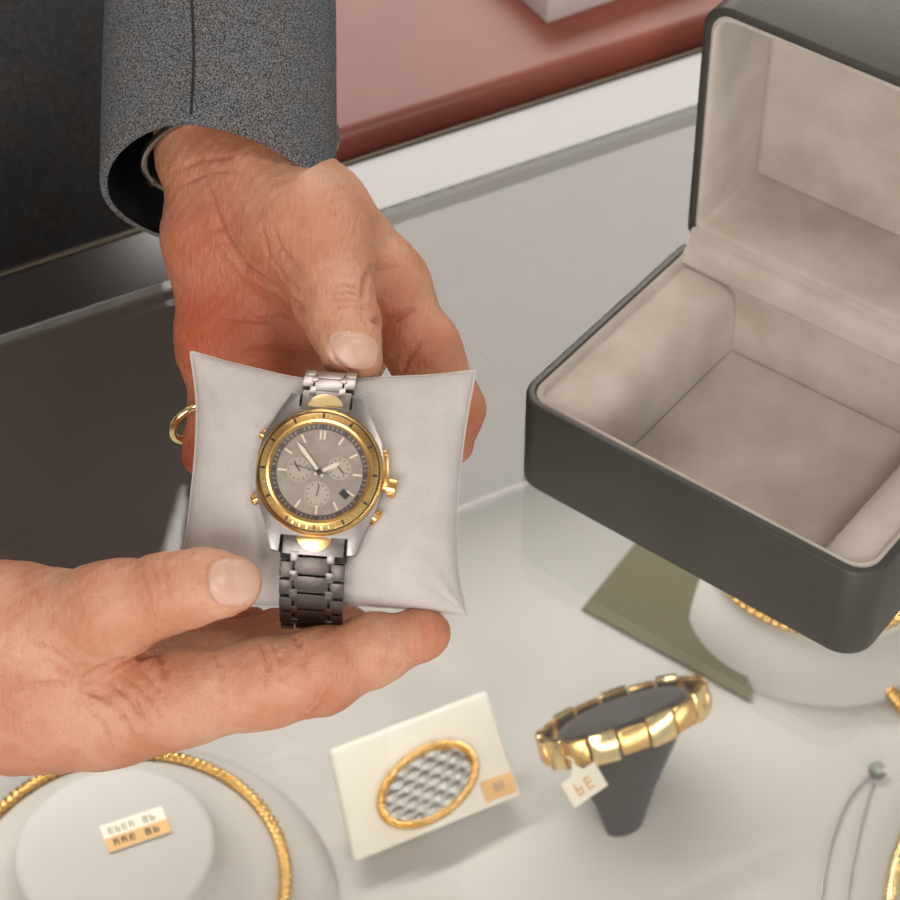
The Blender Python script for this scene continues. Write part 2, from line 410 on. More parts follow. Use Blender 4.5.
# ------------------------------------------------------------------ the person: hands as one carved surface
class Field:
    """signed distance field in camera-aligned millimetres"""
    def __init__(s, lo, hi, h):
        s.lo = np.array(lo, np.float32); s.h = h
        s.n = np.ceil((np.array(hi) - s.lo) / h).astype(int) + 1
        s.ax = [s.lo[i] + h * np.arange(s.n[i], dtype=np.float32) for i in range(3)]
        s.d = np.full(s.n, 12.0, np.float32); s.base = None
    def sl(s, lo, hi):
        a = np.clip(np.floor((np.array(lo) - s.lo) / s.h).astype(int), 0, s.n); b = np.clip(np.ceil((np.array(hi) - s.lo) / s.h).astype(int) + 1, 0, s.n)
        return tuple(slice(int(a[i]), int(b[i])) for i in range(3))
    def capdist(s, q, a, b, r0, r1):
        X = s.ax[0][q[0]][:, None, None]; Y = s.ax[1][q[1]][None, :, None]; Z = s.ax[2][q[2]][None, None, :]
        ab = b - a; l2 = float(ab @ ab) + 1e-9
        t = ((X - a[0]) * ab[0] + (Y - a[1]) * ab[1] + (Z - a[2]) * ab[2]) / l2
        np.clip(t, 0, 1, out=t)
        dx = X - a[0] - t * ab[0]; dy = Y - a[1] - t * ab[1]; dz = Z - a[2] - t * ab[2]
        return np.sqrt(dx * dx + dy * dy + dz * dz) - (r0 + (r1 - r0) * t)
    def cap(s, a, b, r0, r1, k):
        a, b = np.array(a, np.float32), np.array(b, np.float32); m = max(r0, r1) + k + 4
        q = s.sl(np.minimum(a, b) - m, np.maximum(a, b) + m)
        if any(x.stop <= x.start for x in q): return
        d = s.capdist(q, a, b, r0, r1); g = s.d[q]
        hh = np.clip(0.5 + 0.5 * (g - d) / k, 0, 1)
        s.d[q] = g + (d - g) * hh - k * hh * (1 - hh)
    def cut(s, a, b, r0, r1, k):
        a, b = np.array(a, np.float32), np.array(b, np.float32); m = max(r0, r1) + k + 2
        q = s.sl(np.minimum(a, b) - m, np.maximum(a, b) + m)
        if any(x.stop <= x.start for x in q): return
        d = -s.capdist(q, a, b, r0, r1); g = s.d[q]
        hh = np.clip(0.5 - 0.5 * (g - d) / k, 0, 1)
        s.d[q] = g + (d - g) * hh + k * hh * (1 - hh)
    def val(s, P):
        i = np.clip(np.rint((P - s.lo) / s.h).astype(int), 0, s.n - 1); return s.d[i[..., 0], i[..., 1], i[..., 2]]
    def surf(s, px, py, d0, d1):
        dd = np.arange(d0, d1, 0.2); P = np.stack([(px - 450) / F * dd, (450 - py) / F * dd, -dd], -1)
        ins = ((P >= s.lo) & (P <= s.lo + s.h * (s.n - 1))).all(-1)
        v = np.where(ins, s.val(P), 9); w = np.nonzero(v < 0)[0]
        return None if len(w) == 0 else P[w[0]]
    def mesh(s):
        g = openvdb.FloatGrid(3.0); g.copyFromArray(np.clip(s.d, -3, 3).astype(np.float32))
        pts, tri, quads = g.convertToPolygons(isovalue=0.0, adaptivity=0.0)
        return np.asarray(pts) * s.h + s.lo, np.asarray(quads), np.asarray(tri)

def cam(p):
    px, py, d = p; d = d * KD; return np.array([(px - 450) / F * d, (450 - py) / F * d, -d])

def build_hand(lo, hi, h, groups, drange, grooves, nails, reds):
    lo, hi, drange = [v * KD for v in lo], [v * KD for v in hi], [v * KD for v in drange]
    fields = []
    core = None
    for gi, (caps) in enumerate(groups):
        fld = Field(lo, hi, h)
        if core is not None: fld.d = core.copy()
        for c in caps:
            p0, r0, p1, r1, k = c
            fld.cap(cam(p0), cam(p1), r0 * p0[2] * KD / F, r1 * p1[2] * KD / F, k)
        if gi == 0: core = fld.d.copy()
        fields.append(fld.d)
    fin = Field(lo, hi, h)
    d = fields[0]
    for f2 in fields[1:]:
        k = 0.9; hh = np.clip(0.5 + 0.5 * (d - f2) / k, 0, 1); d = d + (f2 - d) * hh - k * hh * (1 - hh)
    # low flesh undulation
    X = fin.ax[0][:, None, None]; Y = fin.ax[1][None, :, None]; Z = fin.ax[2][None, None, :]
    d = d + 0.22 * np.sin(X * 0.41 + 1.3 * np.sin(Y * 0.23)) * np.sin(Y * 0.37 + Z * 0.29) + 0.10 * np.sin(X * 0.93 + Z * 0.6) * np.sin(Y * 1.07 + 0.7 * np.sin(X * .5))
    fin.d = d.astype(np.float32)
    gr = []
    ref = Field(lo, hi, h); ref.d = fin.d.copy()
    for poly, r, depth in grooves:
        poly = np.array(poly, float)
        # densify
        seg = np.linspace(0, len(poly) - 1, (len(poly) - 1) * 5 + 1); i = np.minimum(seg.astype(int), len(poly) - 2); t = (seg - i)[:, None]
        pp = poly[i] * (1 - t) + poly[i + 1] * t
        P = [ref.surf(a, b, *drange) for a, b in pp]; n = len(P)
        for j in range(n - 1):
            if P[j] is None or P[j + 1] is None or abs(P[j][2] - P[j + 1][2]) > 4: continue
            e0 = min(1, 0.35 + 2.2 * min(j, n - 1 - j) / n); e1 = min(1, 0.35 + 2.2 * min(j + 1, n - 2 - j) / n)
            up = np.array([0, 0, 1.0])
            a, b = P[j] + up * (r - depth * e0), P[j + 1] + up * (r - depth * e1)
            fin.cut(a, b, r, r, max(0.35, r * 0.6)); gr += [(a, r), (b, r)]
    pts, quads, tri = fin.mesh()
    # marks: nail / red / crease
    px = 450 + F * pts[:, 0] / -pts[:, 2]; py = 450 - F * pts[:, 1] / -pts[:, 2]
    nail = np.zeros(len(pts)); red = np.zeros(len(pts)); cre = np.zeros(len(pts))
    for (cx_, cy_, a, b, ang) in nails:
        sp = ref.surf(cx_, cy_, *drange)
        if sp is None: continue
        c, s_ = math.cos(math.radians(ang)), math.sin(math.radians(ang))
        u = ((px - cx_) * c + (py - cy_) * s_) / a; v = (-(px - cx_) * s_ + (py - cy_) * c) / b
        q = (np.abs(u) ** 3 + np.abs(v) ** 3) ** (1 / 3)
        ok = np.abs(-pts[:, 2] + sp[2]) < 7
        nail = np.maximum(nail, np.clip((1.0 - q) / 0.07, 0, 1) * ok)
    for (x, y, d_, r, st) in reds:
        c = cam((x, y, d_)); rr = r * d_ * KD / F
        red = np.maximum(red, st * np.exp(-((pts - c) ** 2).sum(1) / (rr * rr)))
    for a, r in gr:
        w = r * 1.3
        near = np.abs(pts[:, 0] - a[0]) < 3 * w
        near &= np.abs(pts[:, 1] - a[1]) < 3 * w
        idx = np.nonzero(near)[0]
        dd = ((pts[idx] - a) ** 2).sum(1); cre[idx] = np.maximum(cre[idx], 0.8 * np.exp(-dd / (w * w)))
    return pts, quads, tri, np.stack([nail, np.clip(red, 0, 1), cre, np.ones(len(pts))], 1)

# --- left hand, palm up, holding the top of the pillow: (px, py, depth mm), radius in px
LD_ = 0
palmL = [
    ((190, -10, 757), 40, (207, 150, 714), 44, 6), ((225, -10, 757), 46, (247, 150, 714), 50, 8), ((255, -10, 757), 40, (282, 150, 720), 36, 8),
    ((207, 140, 714), 42, (206, 240, 706), 36, 10), ((206, 240, 706), 36, (226, 345, 704), 40, 10),          # heel of the hand
    ((247, 145, 713), 48, (262, 240, 708), 56, 12), ((262, 240, 708), 56, (290, 340, 708), 60, 12),           # middle of the palm
    ((276, 150, 726), 34, (322, 214, 706), 40, 10), ((322, 214, 706), 40, (372, 275, 701), 40, 10),           # index side
    ((300, 265, 708), 60, (350, 335, 708), 46, 12), ((226, 345, 704), 40, (290, 352, 706), 48, 12),
    ((264, 175, 697), 40, (312, 238, 688), 50, 14), ((312, 238, 688), 50, (325, 272, 680), 36, 12),           # ball of the thumb
]
thumbL = [
    ((318, 245, 682), 43, (334, 300, 668), 37, 8), ((334, 300, 668), 37, (344, 325, 658), 34, 6), ((344, 325, 658), 34, (352, 352, 648), 28, 5), ((352, 352, 648), 28, (358, 362, 647), 21, 5),
]
indexL = [((360, 262, 702), 38, (384, 290, 700), 42, 9), ((384, 290, 700), 42, (424, 352, 694), 36, 6), ((424, 352, 694), 36, (449, 410, 690), 33, 5), ((449, 410, 690), 33, (449, 442, 684), 25, 5)]
midL = [((320, 330, 712), 40, (345, 420, 710), 36, 8), ((345, 420, 710), 34, (352, 490, 696), 30, 5), ((352, 490, 696), 30, (350, 520, 688), 25, 5)]
ringL = [((270, 345, 712), 38, (268, 425, 712), 32, 8), ((268, 425, 712), 31, (262, 478, 700), 27, 5), ((262, 478, 700), 27, (258, 505, 692), 24, 5)]
litL = [((226, 345, 706), 36, (216, 405, 710), 24, 8), ((216, 405, 710), 24, (208, 440, 704), 21, 5), ((208, 440, 704), 21, (201, 458, 697), 19, 5)]
grL = [
    ([(207, 192), (222, 235), (244, 268), (275, 290), (300, 310)], 1.5, 1.1),           # fold round the ball of the thumb
    ([(262, 230), (268, 255), (282, 275), (298, 290)], 0.8, 0.45), ([(272, 225), (280, 248), (294, 264)], 0.7, 0.4),
    ([(228, 318), (262, 320), (303, 318)], 0.9, 0.55), ([(238, 356), (275, 347), (312, 350)], 1.0, 0.7),
    ([(372, 268), (366, 282), (364, 300)], 1.2, 0.9), ([(366, 272), (384, 266), (398, 264)], 0.9, 0.6),
    ([(374, 322), (395, 319), (414, 307)], 1.0, 0.8), ([(402, 372), (408, 358), (420, 343)], 0.9, 0.6),
    ([(331, 287), (346, 284), (360, 288)], 0.6, 0.35), ([(329, 293), (346, 291), (364, 295)], 0.7, 0.45), ([(330, 300), (348, 299), (366, 302)], 0.6, 0.35), ([(336, 307), (350, 306), (366, 309)], 0.5, 0.3),
    ([(172, 172), (200, 160), (232, 156)], 0.8, 0.4), ([(180, 185), (210, 172), (240, 170)], 0.6, 0.3),
    ([(325, 336), (330, 350), (338, 364), (352, 372), (374, 371)], 0.5, 0.4), ([(330, 337), (346, 332), (364, 335)], 0.5, 0.35),
]
reds_L = [(212, 335, 690, 105, 1.0), (195, 245, 690, 85, 0.75), (265, 360, 690, 80, 0.9), (300, 350, 690, 60, 0.7), (190, 460, 690, 50, 1.0), (420, 350, 680, 60, 0.45), (460, 430, 680, 50, 0.6), (240, 140, 700, 60, 0.55), (385, 320, 690, 40, 0.8), (350, 368, 645, 22, 0.5)]
handL = build_hand((-105, -30, -780), (25, 208, -618), 0.62, [palmL, thumbL, indexL, midL, ringL, litL], (620, 775), grL, [(353, 350, 25, 18, 12)], reds_L)

# --- right hand coming from the left, thumb on the pillow, fingers under it
palmR = [
    ((-260, 560, 640), 90, (-110, 640, 645), 84, 8), ((-110, 630, 640), 72, (10, 634, 636), 61, 12), ((-110, 682, 645), 76, (20, 703, 640), 59, 12),
    ((10, 632, 636), 62, (72, 636, 634), 58, 10), ((20, 706, 640), 60, (100, 714, 638), 54, 10), ((60, 690, 636), 50, (122, 702, 634), 50, 8),
    ((-20, 665, 660), 84, (90, 690, 656), 58, 14), ((-20, 655, 672), 72, (110, 668, 672), 50, 14),
]
thumbR = [((50, 634, 630), 56, (112, 610, 618), 45, 8), ((112, 610, 618), 45, (172, 592, 612), 37, 7), ((172, 592, 612), 37, (205, 585, 610), 33, 5), ((205, 585, 610), 33, (230, 584, 610), 28, 5), ((230, 584, 610), 28, (238, 583, 610), 21, 4)]
indexR = [((115, 704, 636), 50, (175, 699, 630), 47, 8), ((175, 699, 630), 46, (262, 684, 630), 42, 6), ((262, 684, 630), 41, (318, 672, 630), 40, 6), ((318, 672, 630), 40, (372, 650, 634), 34, 6), ((372, 650, 634), 33, (420, 635, 638), 25, 5), ((420, 635, 638), 25, (427, 633, 638), 21, 4)]
midR = [((110, 692, 658), 46, (200, 674, 664), 38, 8), ((200, 674, 664), 37, (290, 658, 666), 34, 6), ((290, 658, 666), 34, (365, 644, 668), 28, 5), ((365, 644, 668), 28, (400, 638, 666), 24, 5)]
ringR = [((110, 676, 672), 44, (200, 658, 674), 34, 8), ((200, 658, 674), 33, (280, 642, 676), 30, 6), ((280, 642, 676), 30, (345, 628, 676), 25, 5)]
litR = [((100, 656, 684), 38, (180, 642, 690), 28, 8), ((180, 642, 690), 28, (245, 626, 692), 24, 5)]
grR = [
    ([(85, 682), (105, 668), (128, 658), (160, 650)], 1.4, 1.2), ([(80, 690), (98, 694), (112, 704)], 0.8, 0.4),
    ([(156, 648), (164, 662), (166, 676)], 1.0, 0.7), ([(214, 652), (221, 668), (222, 690)], 0.7, 0.4), ([(262, 643), (268, 660), (268, 685)], 0.7, 0.45), ([(272, 642), (280, 658), (281, 680)], 0.5, 0.3),
    ([(296, 636), (303, 652), (303, 668)], 0.9, 0.6), ([(312, 716), (322, 706), (328, 695)], 0.9, 0.6), ([(306, 712), (316, 702), (320, 690)], 0.6, 0.35),
    ([(100, 690), (120, 712), (132, 735)], 0.7, 0.35), ([(112, 682), (134, 702), (148, 726)], 0.7, 0.4), ([(124, 674), (145, 692), (160, 716)], 0.6, 0.35), ([(84, 702), (104, 724), (112, 745)], 0.6, 0.3), ([(140, 668), (158, 688), (172, 712)], 0.5, 0.3),
    ([(44, 660), (62, 672), (84, 682)], 0.8, 0.4), ([(30, 640), (52, 650), (76, 668)], 0.6, 0.3), ([(10, 690), (40, 684), (80, 684)], 0.6, 0.3),
    ([(20, 575), (34, 590), (40, 606)], 0.5, 0.25), ([(60, 572), (72, 585), (80, 602)], 0.5, 0.25), ([(150, 566), (157, 580), (160, 600)], 0.5, 0.28), ([(162, 563), (168, 578), (170, 598)], 0.5, 0.28), ([(142, 572), (146, 588), (150, 606)], 0.4, 0.22),
    ([(258, 600), (240, 607), (222, 606), (212, 592), (208, 575), (212, 562), (228, 556)], 0.5, 0.42),
]
reds_R = [(40, 735, 640, 70, 0.6), (150, 740, 640, 60, 0.5), (330, 690, 630, 50, 0.55), (430, 632, 638, 34, 0.75), (250, 620, 680, 60, 0.9), (180, 610, 615, 36, 0.35), (240, 605, 612, 26, 0.5), (120, 660, 630, 40, 0.5)]
handR = build_hand((-235, -105, -750), (0, -25, -575), 0.66, [palmR, thumbR, indexR, midR, ringR, litR], (575, 745), grR, [(234, 582, 26, 24, 4)], reds_R)

def cam2world(pts):
    A = np.array([CR, CU, CB]); return (pts / 1000.0) @ A + np.array(CC)

# --- the rest of the body, hidden in the suit (coarse): forearms, arms, trunk, head, legs; world millimetres
hemL = at(218, 184, 0.706); D1 = (CR * -0.045 + CU * 0.87 - CB * 0.49).normalized()
wristL, wristR = (hemL + D1 * 0.06) * 1000, at(-150, 615, 0.640) * 1000
elbL, shL = (hemL + D1 * 0.26) * 1000, Vector((-262, 405, 410))
elbR, shR = Vector((-440, 40, 190)), Vector((-540, 330, 430))
bf = Field((-720, -220, -950), (110, 560, 900), 7.0)
def wc(a, b, r0, r1, k=30): bf.cap(np.array(a, float), np.array(b, float), r0, r1, k)
wc(wristL, elbL, 22, 28, 10); wc(elbL, shL, 30, 42, 15)
wc(wristR, elbR, 27, 32, 10); wc(elbR, shR, 32, 42, 15)
for zx in ((-425, -305), (-455, -275)): wc((zx[0], 400, 120), (zx[0] + 10, 400, 400), 92, 100, 60); wc((zx[1], 400, 120), (zx[1] - 10, 400, 400), 92, 100, 60)
wc((-365, 400, -60), (-365, 400, 130), 120, 120, 60); wc(shL, (-365, 400, 470), 58, 70, 60); wc(shR, (-365, 400, 470), 58, 70, 60)
wc((-365, 400, 470), (-365, 385, 570), 62, 58, 30)
wc((-365, 370, 670), (-365, 385, 740), 74, 82, 20); wc((-365, 350, 620), (-365, 370, 690), 52, 70, 20); wc((-365, 302, 690), (-365, 284, 662), 9, 14, 10)
for s_ in (-1, 1):
    wc((-365 + 86 * s_, 385, 655), (-365 + 86 * s_, 390, 690), 12, 16, 8)
    wc((-365 + 80 * s_, 400, -40), (-365 + 85 * s_, 395, -470), 82, 55, 50); wc((-365 + 85 * s_, 395, -470), (-365 + 88 * s_, 410, -890), 54, 38, 20)
    wc((-365 + 88 * s_, 410, -905), (-365 + 98 * s_, 300, -920), 36, 26, 20)
bpts, bquads, btri = bf.mesh()

person = thing('person', 'person in a grey tweed jacket holding the pillow and watch in both hands', 'person', (-0.365, 0.40, -BASE_Z))
def join_np(parts, name, mat_, parent):
    off = 0; V = []; Fc = []; A = []
    for p, q, t, a in parts:
        V.append(p); A.append(a)
        for arr in (q, t):
            if len(arr): Fc += (arr + off).tolist()
        off += len(p)
    V = np.concatenate(V) - np.array(parent.location)
    me = bpy.data.meshes.new(name); me.from_pydata(V.tolist(), [], Fc)
    ca = me.color_attributes.new('marks', 'FLOAT_COLOR', 'POINT'); ca.data.foreach_set('color', np.concatenate(A).astype(np.float32).ravel())
    me.flip_normals() if (V @ np.zeros(3)).sum() > 1 else None
    finish(me, mat_, True, None)
    return link(name, me, parent)
z4 = np.tile(np.array([0, 0.2, 0, 1.0]), (len(bpts), 1))
body = join_np([(cam2world(handL[0]), *handL[1:]), (cam2world(handR[0]), *handR[1:]), (bpts / 1000, bquads, btri, z4)], 'body', SKIN, person)

# --- clothes
def ring_pts(c, a, b, ra, rb, n=56, wob=0.0, ph=0.0):
    out = []
    for k in range(n):
        t = 2 * PI * k / n; w = 1 + wob * (math.sin(3 * t + ph) + 0.6 * math.sin(5 * t - 1.7 * ph))
        out.append(c + a * (math.cos(t) * ra * w) + b * (math.sin(t) * rb * w))
    return out

def sleeve(hem, D, e1, e2, r1, r2, elbow, shoulder, seedp, cuff_shift=None):
    n = 56; outer = []; inner = []
    path = [hem + D * s for s in (0, 0.0006, 0.003, 0.012, 0.03, 0.055, 0.085, 0.12, 0.16)]
    path += [elbow * 0.5 + (hem + D * 0.16) * 0.5, elbow, elbow * 0.6 + shoulder * 0.4, elbow * 0.25 + shoulder * 0.75, shoulder]
    m = len(path)
    for i, p in enumerate(path):
        t = (path[min(i + 1, m - 1)] - path[max(i - 1, 0)]).normalized() if i > 8 else D
        a = (e1 - t * e1.dot(t)).normalized(); b = t.cross(a)
        if b.dot(e2) < 0: b = -b
        gr = 1 + 0.045 * min(i, 8) / 8 + (0.6 * (i - 8) / 5 if i > 8 else 0)
        wob = 0.012 + 0.012 * (i > 3)
        dr = 0.0007 if i == 0 else 0
        outer.append(ring_pts(p, a, b, r1 * gr - dr, r2 * gr - dr, n, wob, seedp + i * 0.22))
        inner.append(ring_pts(p, a, b, r1 * gr - 0.0022, r2 * gr - 0.0022, n, wob, seedp + i * 0.22))
    if cuff_shift:
        for rr in (outer, inner):
            for i in range(0, 7):
                fade = (1, 1, 1, 0.9, 0.6, 0.3, 0.1)[i]
                for k in range(n): rr[i][k] = rr[i][k] + D * (cuff_shift(2 * PI * k / n) * fade)
    mb = MB()
    mb.loft(outer, cap0=False, cap1=True, mi=0)
    mb.loft([outer[0], inner[0]], cap0=False, cap1=False, mi=0)
    mb.loft(inner[:9], cap0=False, cap1=False, mi=1)
    return mb

jt = MB(); rings = []
for z, hx, hy, yc in ((-0.16, 0.245, 0.15, 0.40), (-0.155, 0.248, 0.152, 0.40), (-0.08, 0.240, 0.148, 0.398), (0.0, 0.226, 0.144, 0.396), (0.08, 0.206, 0.141, 0.396), (0.18, 0.192, 0.140, 0.398), (0.30, 0.200, 0.138, 0.40), (0.40, 0.205, 0.13, 0.40), (0.46, 0.19, 0.11, 0.40), (0.505, 0.13, 0.09, 0.40), (0.525, 0.085, 0.085, 0.395)):
    r = []
    for k in range(64):
        t = 2 * PI * k / 64; c, s_ = math.cos(t), math.sin(t); pw_ = 0.78
        r.append(Vector((-0.365 + hx * math.copysign(abs(c) ** pw_, c) * (1 + 0.006 * math.sin(7 * t + z * 20)), yc + hy * math.copysign(abs(s_) ** pw_, s_), z)))
    rings.append(r)
jt.loft(rings)
jacket = obj('jacket', jt, TWEED, person)
e1 = CR + CB * 0.55; e1 = (e1 - D1 * e1.dot(D1)).normalized(); e2 = D1.cross(e1)
if e2.dot(CB) < 0: e2 = -e2
obj('sleeve', sleeve(hemL, D1, e1, e2, 0.0362, 0.0345, elbL / 1000, shL / 1000, 0.4, lambda t: -0.012 * max(0, math.cos(t)) ** 1.6), [TWEED, LINING], jacket)
hemR = at(-190, 590, 0.640); D2 = ((elbR / 1000) - hemR).normalized()
f1 = (CU - D2 * CU.dot(D2)).normalized(); f2 = D2.cross(f1)
obj('sleeve', sleeve(hemR, D2, f1, f2, 0.042, 0.042, elbR / 1000, shR / 1000, 1.7), [TWEED, LINING], jacket)
# sleeve seam and pocket welt
def on_front(o, px, py):
    """first point of a jacket piece along a direction"""
    v = (CR * ((px - 450) / F) + CU * ((450 - py) / F) - CB).normalized()
    off = Vector(person.location)
    hit = o.ray_cast(CC - off, v)
    return (hit[1] + hit[2] * 0.0003 + off) if hit[0] else None
sl_left = [c for c in jacket.children if c.name == 'sleeve'][0]
pts_ = [p for p in (on_front(sl_left, 192 + 2 * math.sin(y * 0.03), y) for y in range(-60, 116, 6)) if p]
obj('seam', MB().tube(pts_, 0.00042, 6), LINING, jacket)
pts_ = [p for p in (on_front(jacket, 16 + 38 * t, 146 - 42 * t) for t in np.linspace(0, 1, 9)) if p]
if len(pts_) > 2: obj('pocket_edge', MB().tube(pts_, 0.0007, 6), TWEED, jacket)
tr = MB()
tr.loft([[Vector((-0.365 + hx * math.cos(2 * PI * k / 40), 0.40 + hy * math.sin(2 * PI * k / 40), z)) for k in range(40)] for z, hx, hy in ((-0.02, 0.18, 0.128), (-0.17, 0.185, 0.135), (-0.30, 0.18, 0.125))])
for s_ in (-1, 1):
    tr.loft([[Vector((-0.365 + s_ * 0.088 + hx * math.cos(2 * PI * k / 32), yc + hx * math.sin(2 * PI * k / 32), z)) for k in range(32)] for z, hx, yc in ((-0.22, 0.094, 0.40), (-0.5, 0.078, 0.40), (-0.905, 0.062, 0.405))])
obj('trousers', tr, TROUSERS, person)
sh = MB()
for s_ in (-1, 1):
    sh.loft([[Vector((-0.365 + s_ * (0.088 + 0.01 * i / 5) + w * math.cos(2 * PI * k / 24), y, -BASE_Z + 0.001 + hh * (1 + math.sin(2 * PI * k / 24)))) for k in range(24)] for i, (y, w, hh) in enumerate(((0.455, 0.03, 0.035), (0.43, 0.045, 0.048), (0.36, 0.05, 0.045), (0.30, 0.052, 0.034), (0.25, 0.045, 0.028), (0.225, 0.02, 0.02)))])
obj('shoes', sh, BUTTON, person)
hr = MB().lathe([(0.001, 0.088), (0.04, 0.08), (0.075, 0.05), (0.09, 0.01), (0.088, -0.03), (0.085, -0.03)], 32, Matrix.Translation((-0.365, 0.392, 0.745)))
obj('hair', hr, HAIRM, person)

# thin bracelet inside the dark sleeve opening
wr = MB(); cW = at(241, 151, 0.7155)
DW = (CR * -0.20 + CU * 0.87 - CB * 0.46).normalized(); a1 = (CR - DW * CR.dot(DW)).normalized(); a2 = DW.cross(a1)
pts = [cW + a1 * (math.cos(t) * 0.0305) + a2 * (math.sin(t) * 0.0235) for t in np.linspace(0, 2 * PI, 64, endpoint=False)]
brt = thing('bracelet', 'thin steel bracelet round the wrist just inside the dark jacket sleeve', 'bracelet', cW - CB * 0.0)
obj('band', wr.tube(pts, 0.0012, 8, closed=True, up=DW), STEEL, brt)
cl = cW - a1 * 0.0288 + a2 * 0.0080
obj('clasp', MB().lathe([(0.0004, -0.0018), (0.0013, -0.0013), (0.0018, 0), (0.0013, 0.0013), (0.0004, 0.0018)], 16, axes(CU, CB, CR, cl)), STEEL, brt)

# ring on the little finger
rc = at(196, 423, 0.7045); rd = (at(206, 448, 0.702) - at(214, 405, 0.710)).normalized()
r1 = (CR - rd * CR.dot(rd)).normalized(); r2 = rd.cross(r1)
rn = MB(); q1 = (CR * 0.88 + CU * 0.42 - CB * 0.2).normalized(); q2 = (CU * 0.5 - CR * 0.2 + CB * 0.85); q2 = (q2 - q1 * q2.dot(q1)).normalized()
pts = [rc + q1 * (math.cos(t) * 0.0078) + q2 * (math.sin(t) * 0.0078) for t in np.linspace(0, 2 * PI, 48, endpoint=False)]
tag(obj('ring', rn.tube(pts, 0.0013, 10, closed=True, flat=1.0), GOLD_B), 'pale gold ring on the finger showing past the left edge of the pillow', 'ring')

# ------------------------------------------------------------------ pillow
PD = 0.640
def edge(pts, t):
    pts = np.array(pts, float); n = len(pts) - 1; s_ = min(t * n, n - 1e-9); i = int(s_); u = s_ - i
    p0, p1, p2, p3 = pts[max(i - 1, 0)], pts[i], pts[i + 1], pts[min(i + 2, n)]
    return 0.5 * ((2 * p1) + (-p0 + p2) * u + (2 * p0 - 5 * p1 + 4 * p2 - p3) * u * u + (-p0 + 3 * p1 - 3 * p2 + p3) * u ** 3)
top = [(191, 352), (225, 362), (262, 371), (300, 379), (340, 381), (385, 378), (430, 376), (475, 371)]
bot = [(186, 596), (225, 602), (270, 606), (335, 604), (395, 607), (440, 612), (467, 616)]
lef = [(191, 352), (197, 400), (196, 450), (190, 510), (185, 555), (186, 596)]
rig = [(475, 371), (466, 420), (459, 475), (456, 530), (459, 580), (467, 616)]
NU = 72
pil = MB(); front = []; back = []
c00, c10, c01, c11 = map(np.array, (top[0], top[-1], bot[0], bot[-1]))
def pil_depth(u, v, side):
    b = max(0.0, (1 - (2 * u - 1) ** 2)) ** 0.55 * max(0.0, (1 - (2 * v - 1) ** 2)) ** 0.5
    x = (u - 0.47) / 0.13
    groove = math.exp(-x * x) * 0.0035 * max(0.0, 1 - (2 * v - 1) ** 2) ** 0.3
    return (0.0165 * b - groove) if side > 0 else -0.013 * b
random.seed(11)
for j in range(NU + 1):
    rf = []; rb = []
    for i in range(NU + 1):
        u, v = i / NU, j / NU
        p = (1 - v) * edge(top, u) + v * edge(bot, u) + (1 - u) * edge(lef, v) + u * edge(rig, v) - ((1 - u) * (1 - v) * c00 + u * (1 - v) * c10 + (1 - u) * v * c01 + u * v * c11)
        z = pil_depth(u, v, 1)
        # soft folds towards the cinched band and the corners
        z += 0.0006 * math.sin(9 * u + 4 * v) * math.sin(6 * v + 1) * min(1, 8 * u * (1 - u)) * min(1, 8 * v * (1 - v))
        for (cu, cv) in ((0, 0), (1, 0), (0, 1), (1, 1)):
            dd = math.hypot(u - cu, v - cv); ang = math.atan2(abs(v - cv), abs(u - cu) + 1e-6)
            z += 0.0004 * math.sin(ang * 14) * math.exp(-((dd - 0.16) / 0.11) ** 2) * min(1, 12 * min(u, 1 - u, v, 1 - v))
        tilt = 0.004 * (v - 0.5)
        rf.append(at(p[0], p[1], PD - z - tilt)); rb.append(at(p[0], p[1], PD - pil_depth(u, v, -1) - tilt) if 0 < u < 1 and 0 < v < 1 else None)
    front.append(rf); back.append(rb)
idx = {}
def vid(side, i, j):
    if side == 1 and (i in (0, NU) or j in (0, NU)): side = 0
    k = (side, i, j)
    if k not in idx: idx[k] = len(pil.v); pil.v.append((front if side == 0 else back)[j][i])
    return idx[k]
for j in range(NU):
    for i in range(NU):
        q = [(i, j), (i + 1, j), (i + 1, j + 1), (i, j + 1)]
        pil.f.append(tuple(vid(0, *a) for a in q)); pil.m.append(0)
        pil.f.append(tuple(vid(1, *a) for a in q[::-1])); pil.m.append(0)
pillow = thing('watch_pillow', 'small white linen watch pillow held between the two hands', 'pillow', at(325, 485, PD))
cush = obj('cushion', pil, LINEN, pillow, angle=None)
per = [front[0][i] for i in range(NU)] + [front[j][NU] for j in range(NU)] + [front[NU][i] for i in range(NU, 0, -1)] + [front[j][0] for j in range(NU, 0, -1)]
obj('seam', MB().tube(per, 0.0005, 6, closed=True), LINEN, pillow)

# ------------------------------------------------------------------ wristwatch, local frame x = 3 o'clock, y = 12 o'clock, z = out of the dial (mm)
wy = (CR * 17 + CU * 220).normalized()
wz = (CB * 1.0 + wy * 0.13 - CR * 0.03).normalized(); wy = (wy - wz * wy.dot(wz)).normalized(); wx = wy.cross(wz)
WO = at(320, 473, 0.622)
watch = thing('wristwatch', 'two-tone steel and gold chronograph wristwatch strapped round the white pillow', 'watch', WO, axes(wx, wy, wz, WO).to_quaternion())
mm = 0.00094
def ML_(m): return Matrix.Scale(mm, 4) @ m if m is not None else Matrix.Scale(mm, 4)
SC = Matrix.Scale(mm, 4)
def wobj(name, mb, m, parent=watch, angle=35):
    return obj(name, mb, m, parent, local=True, angle=angle)
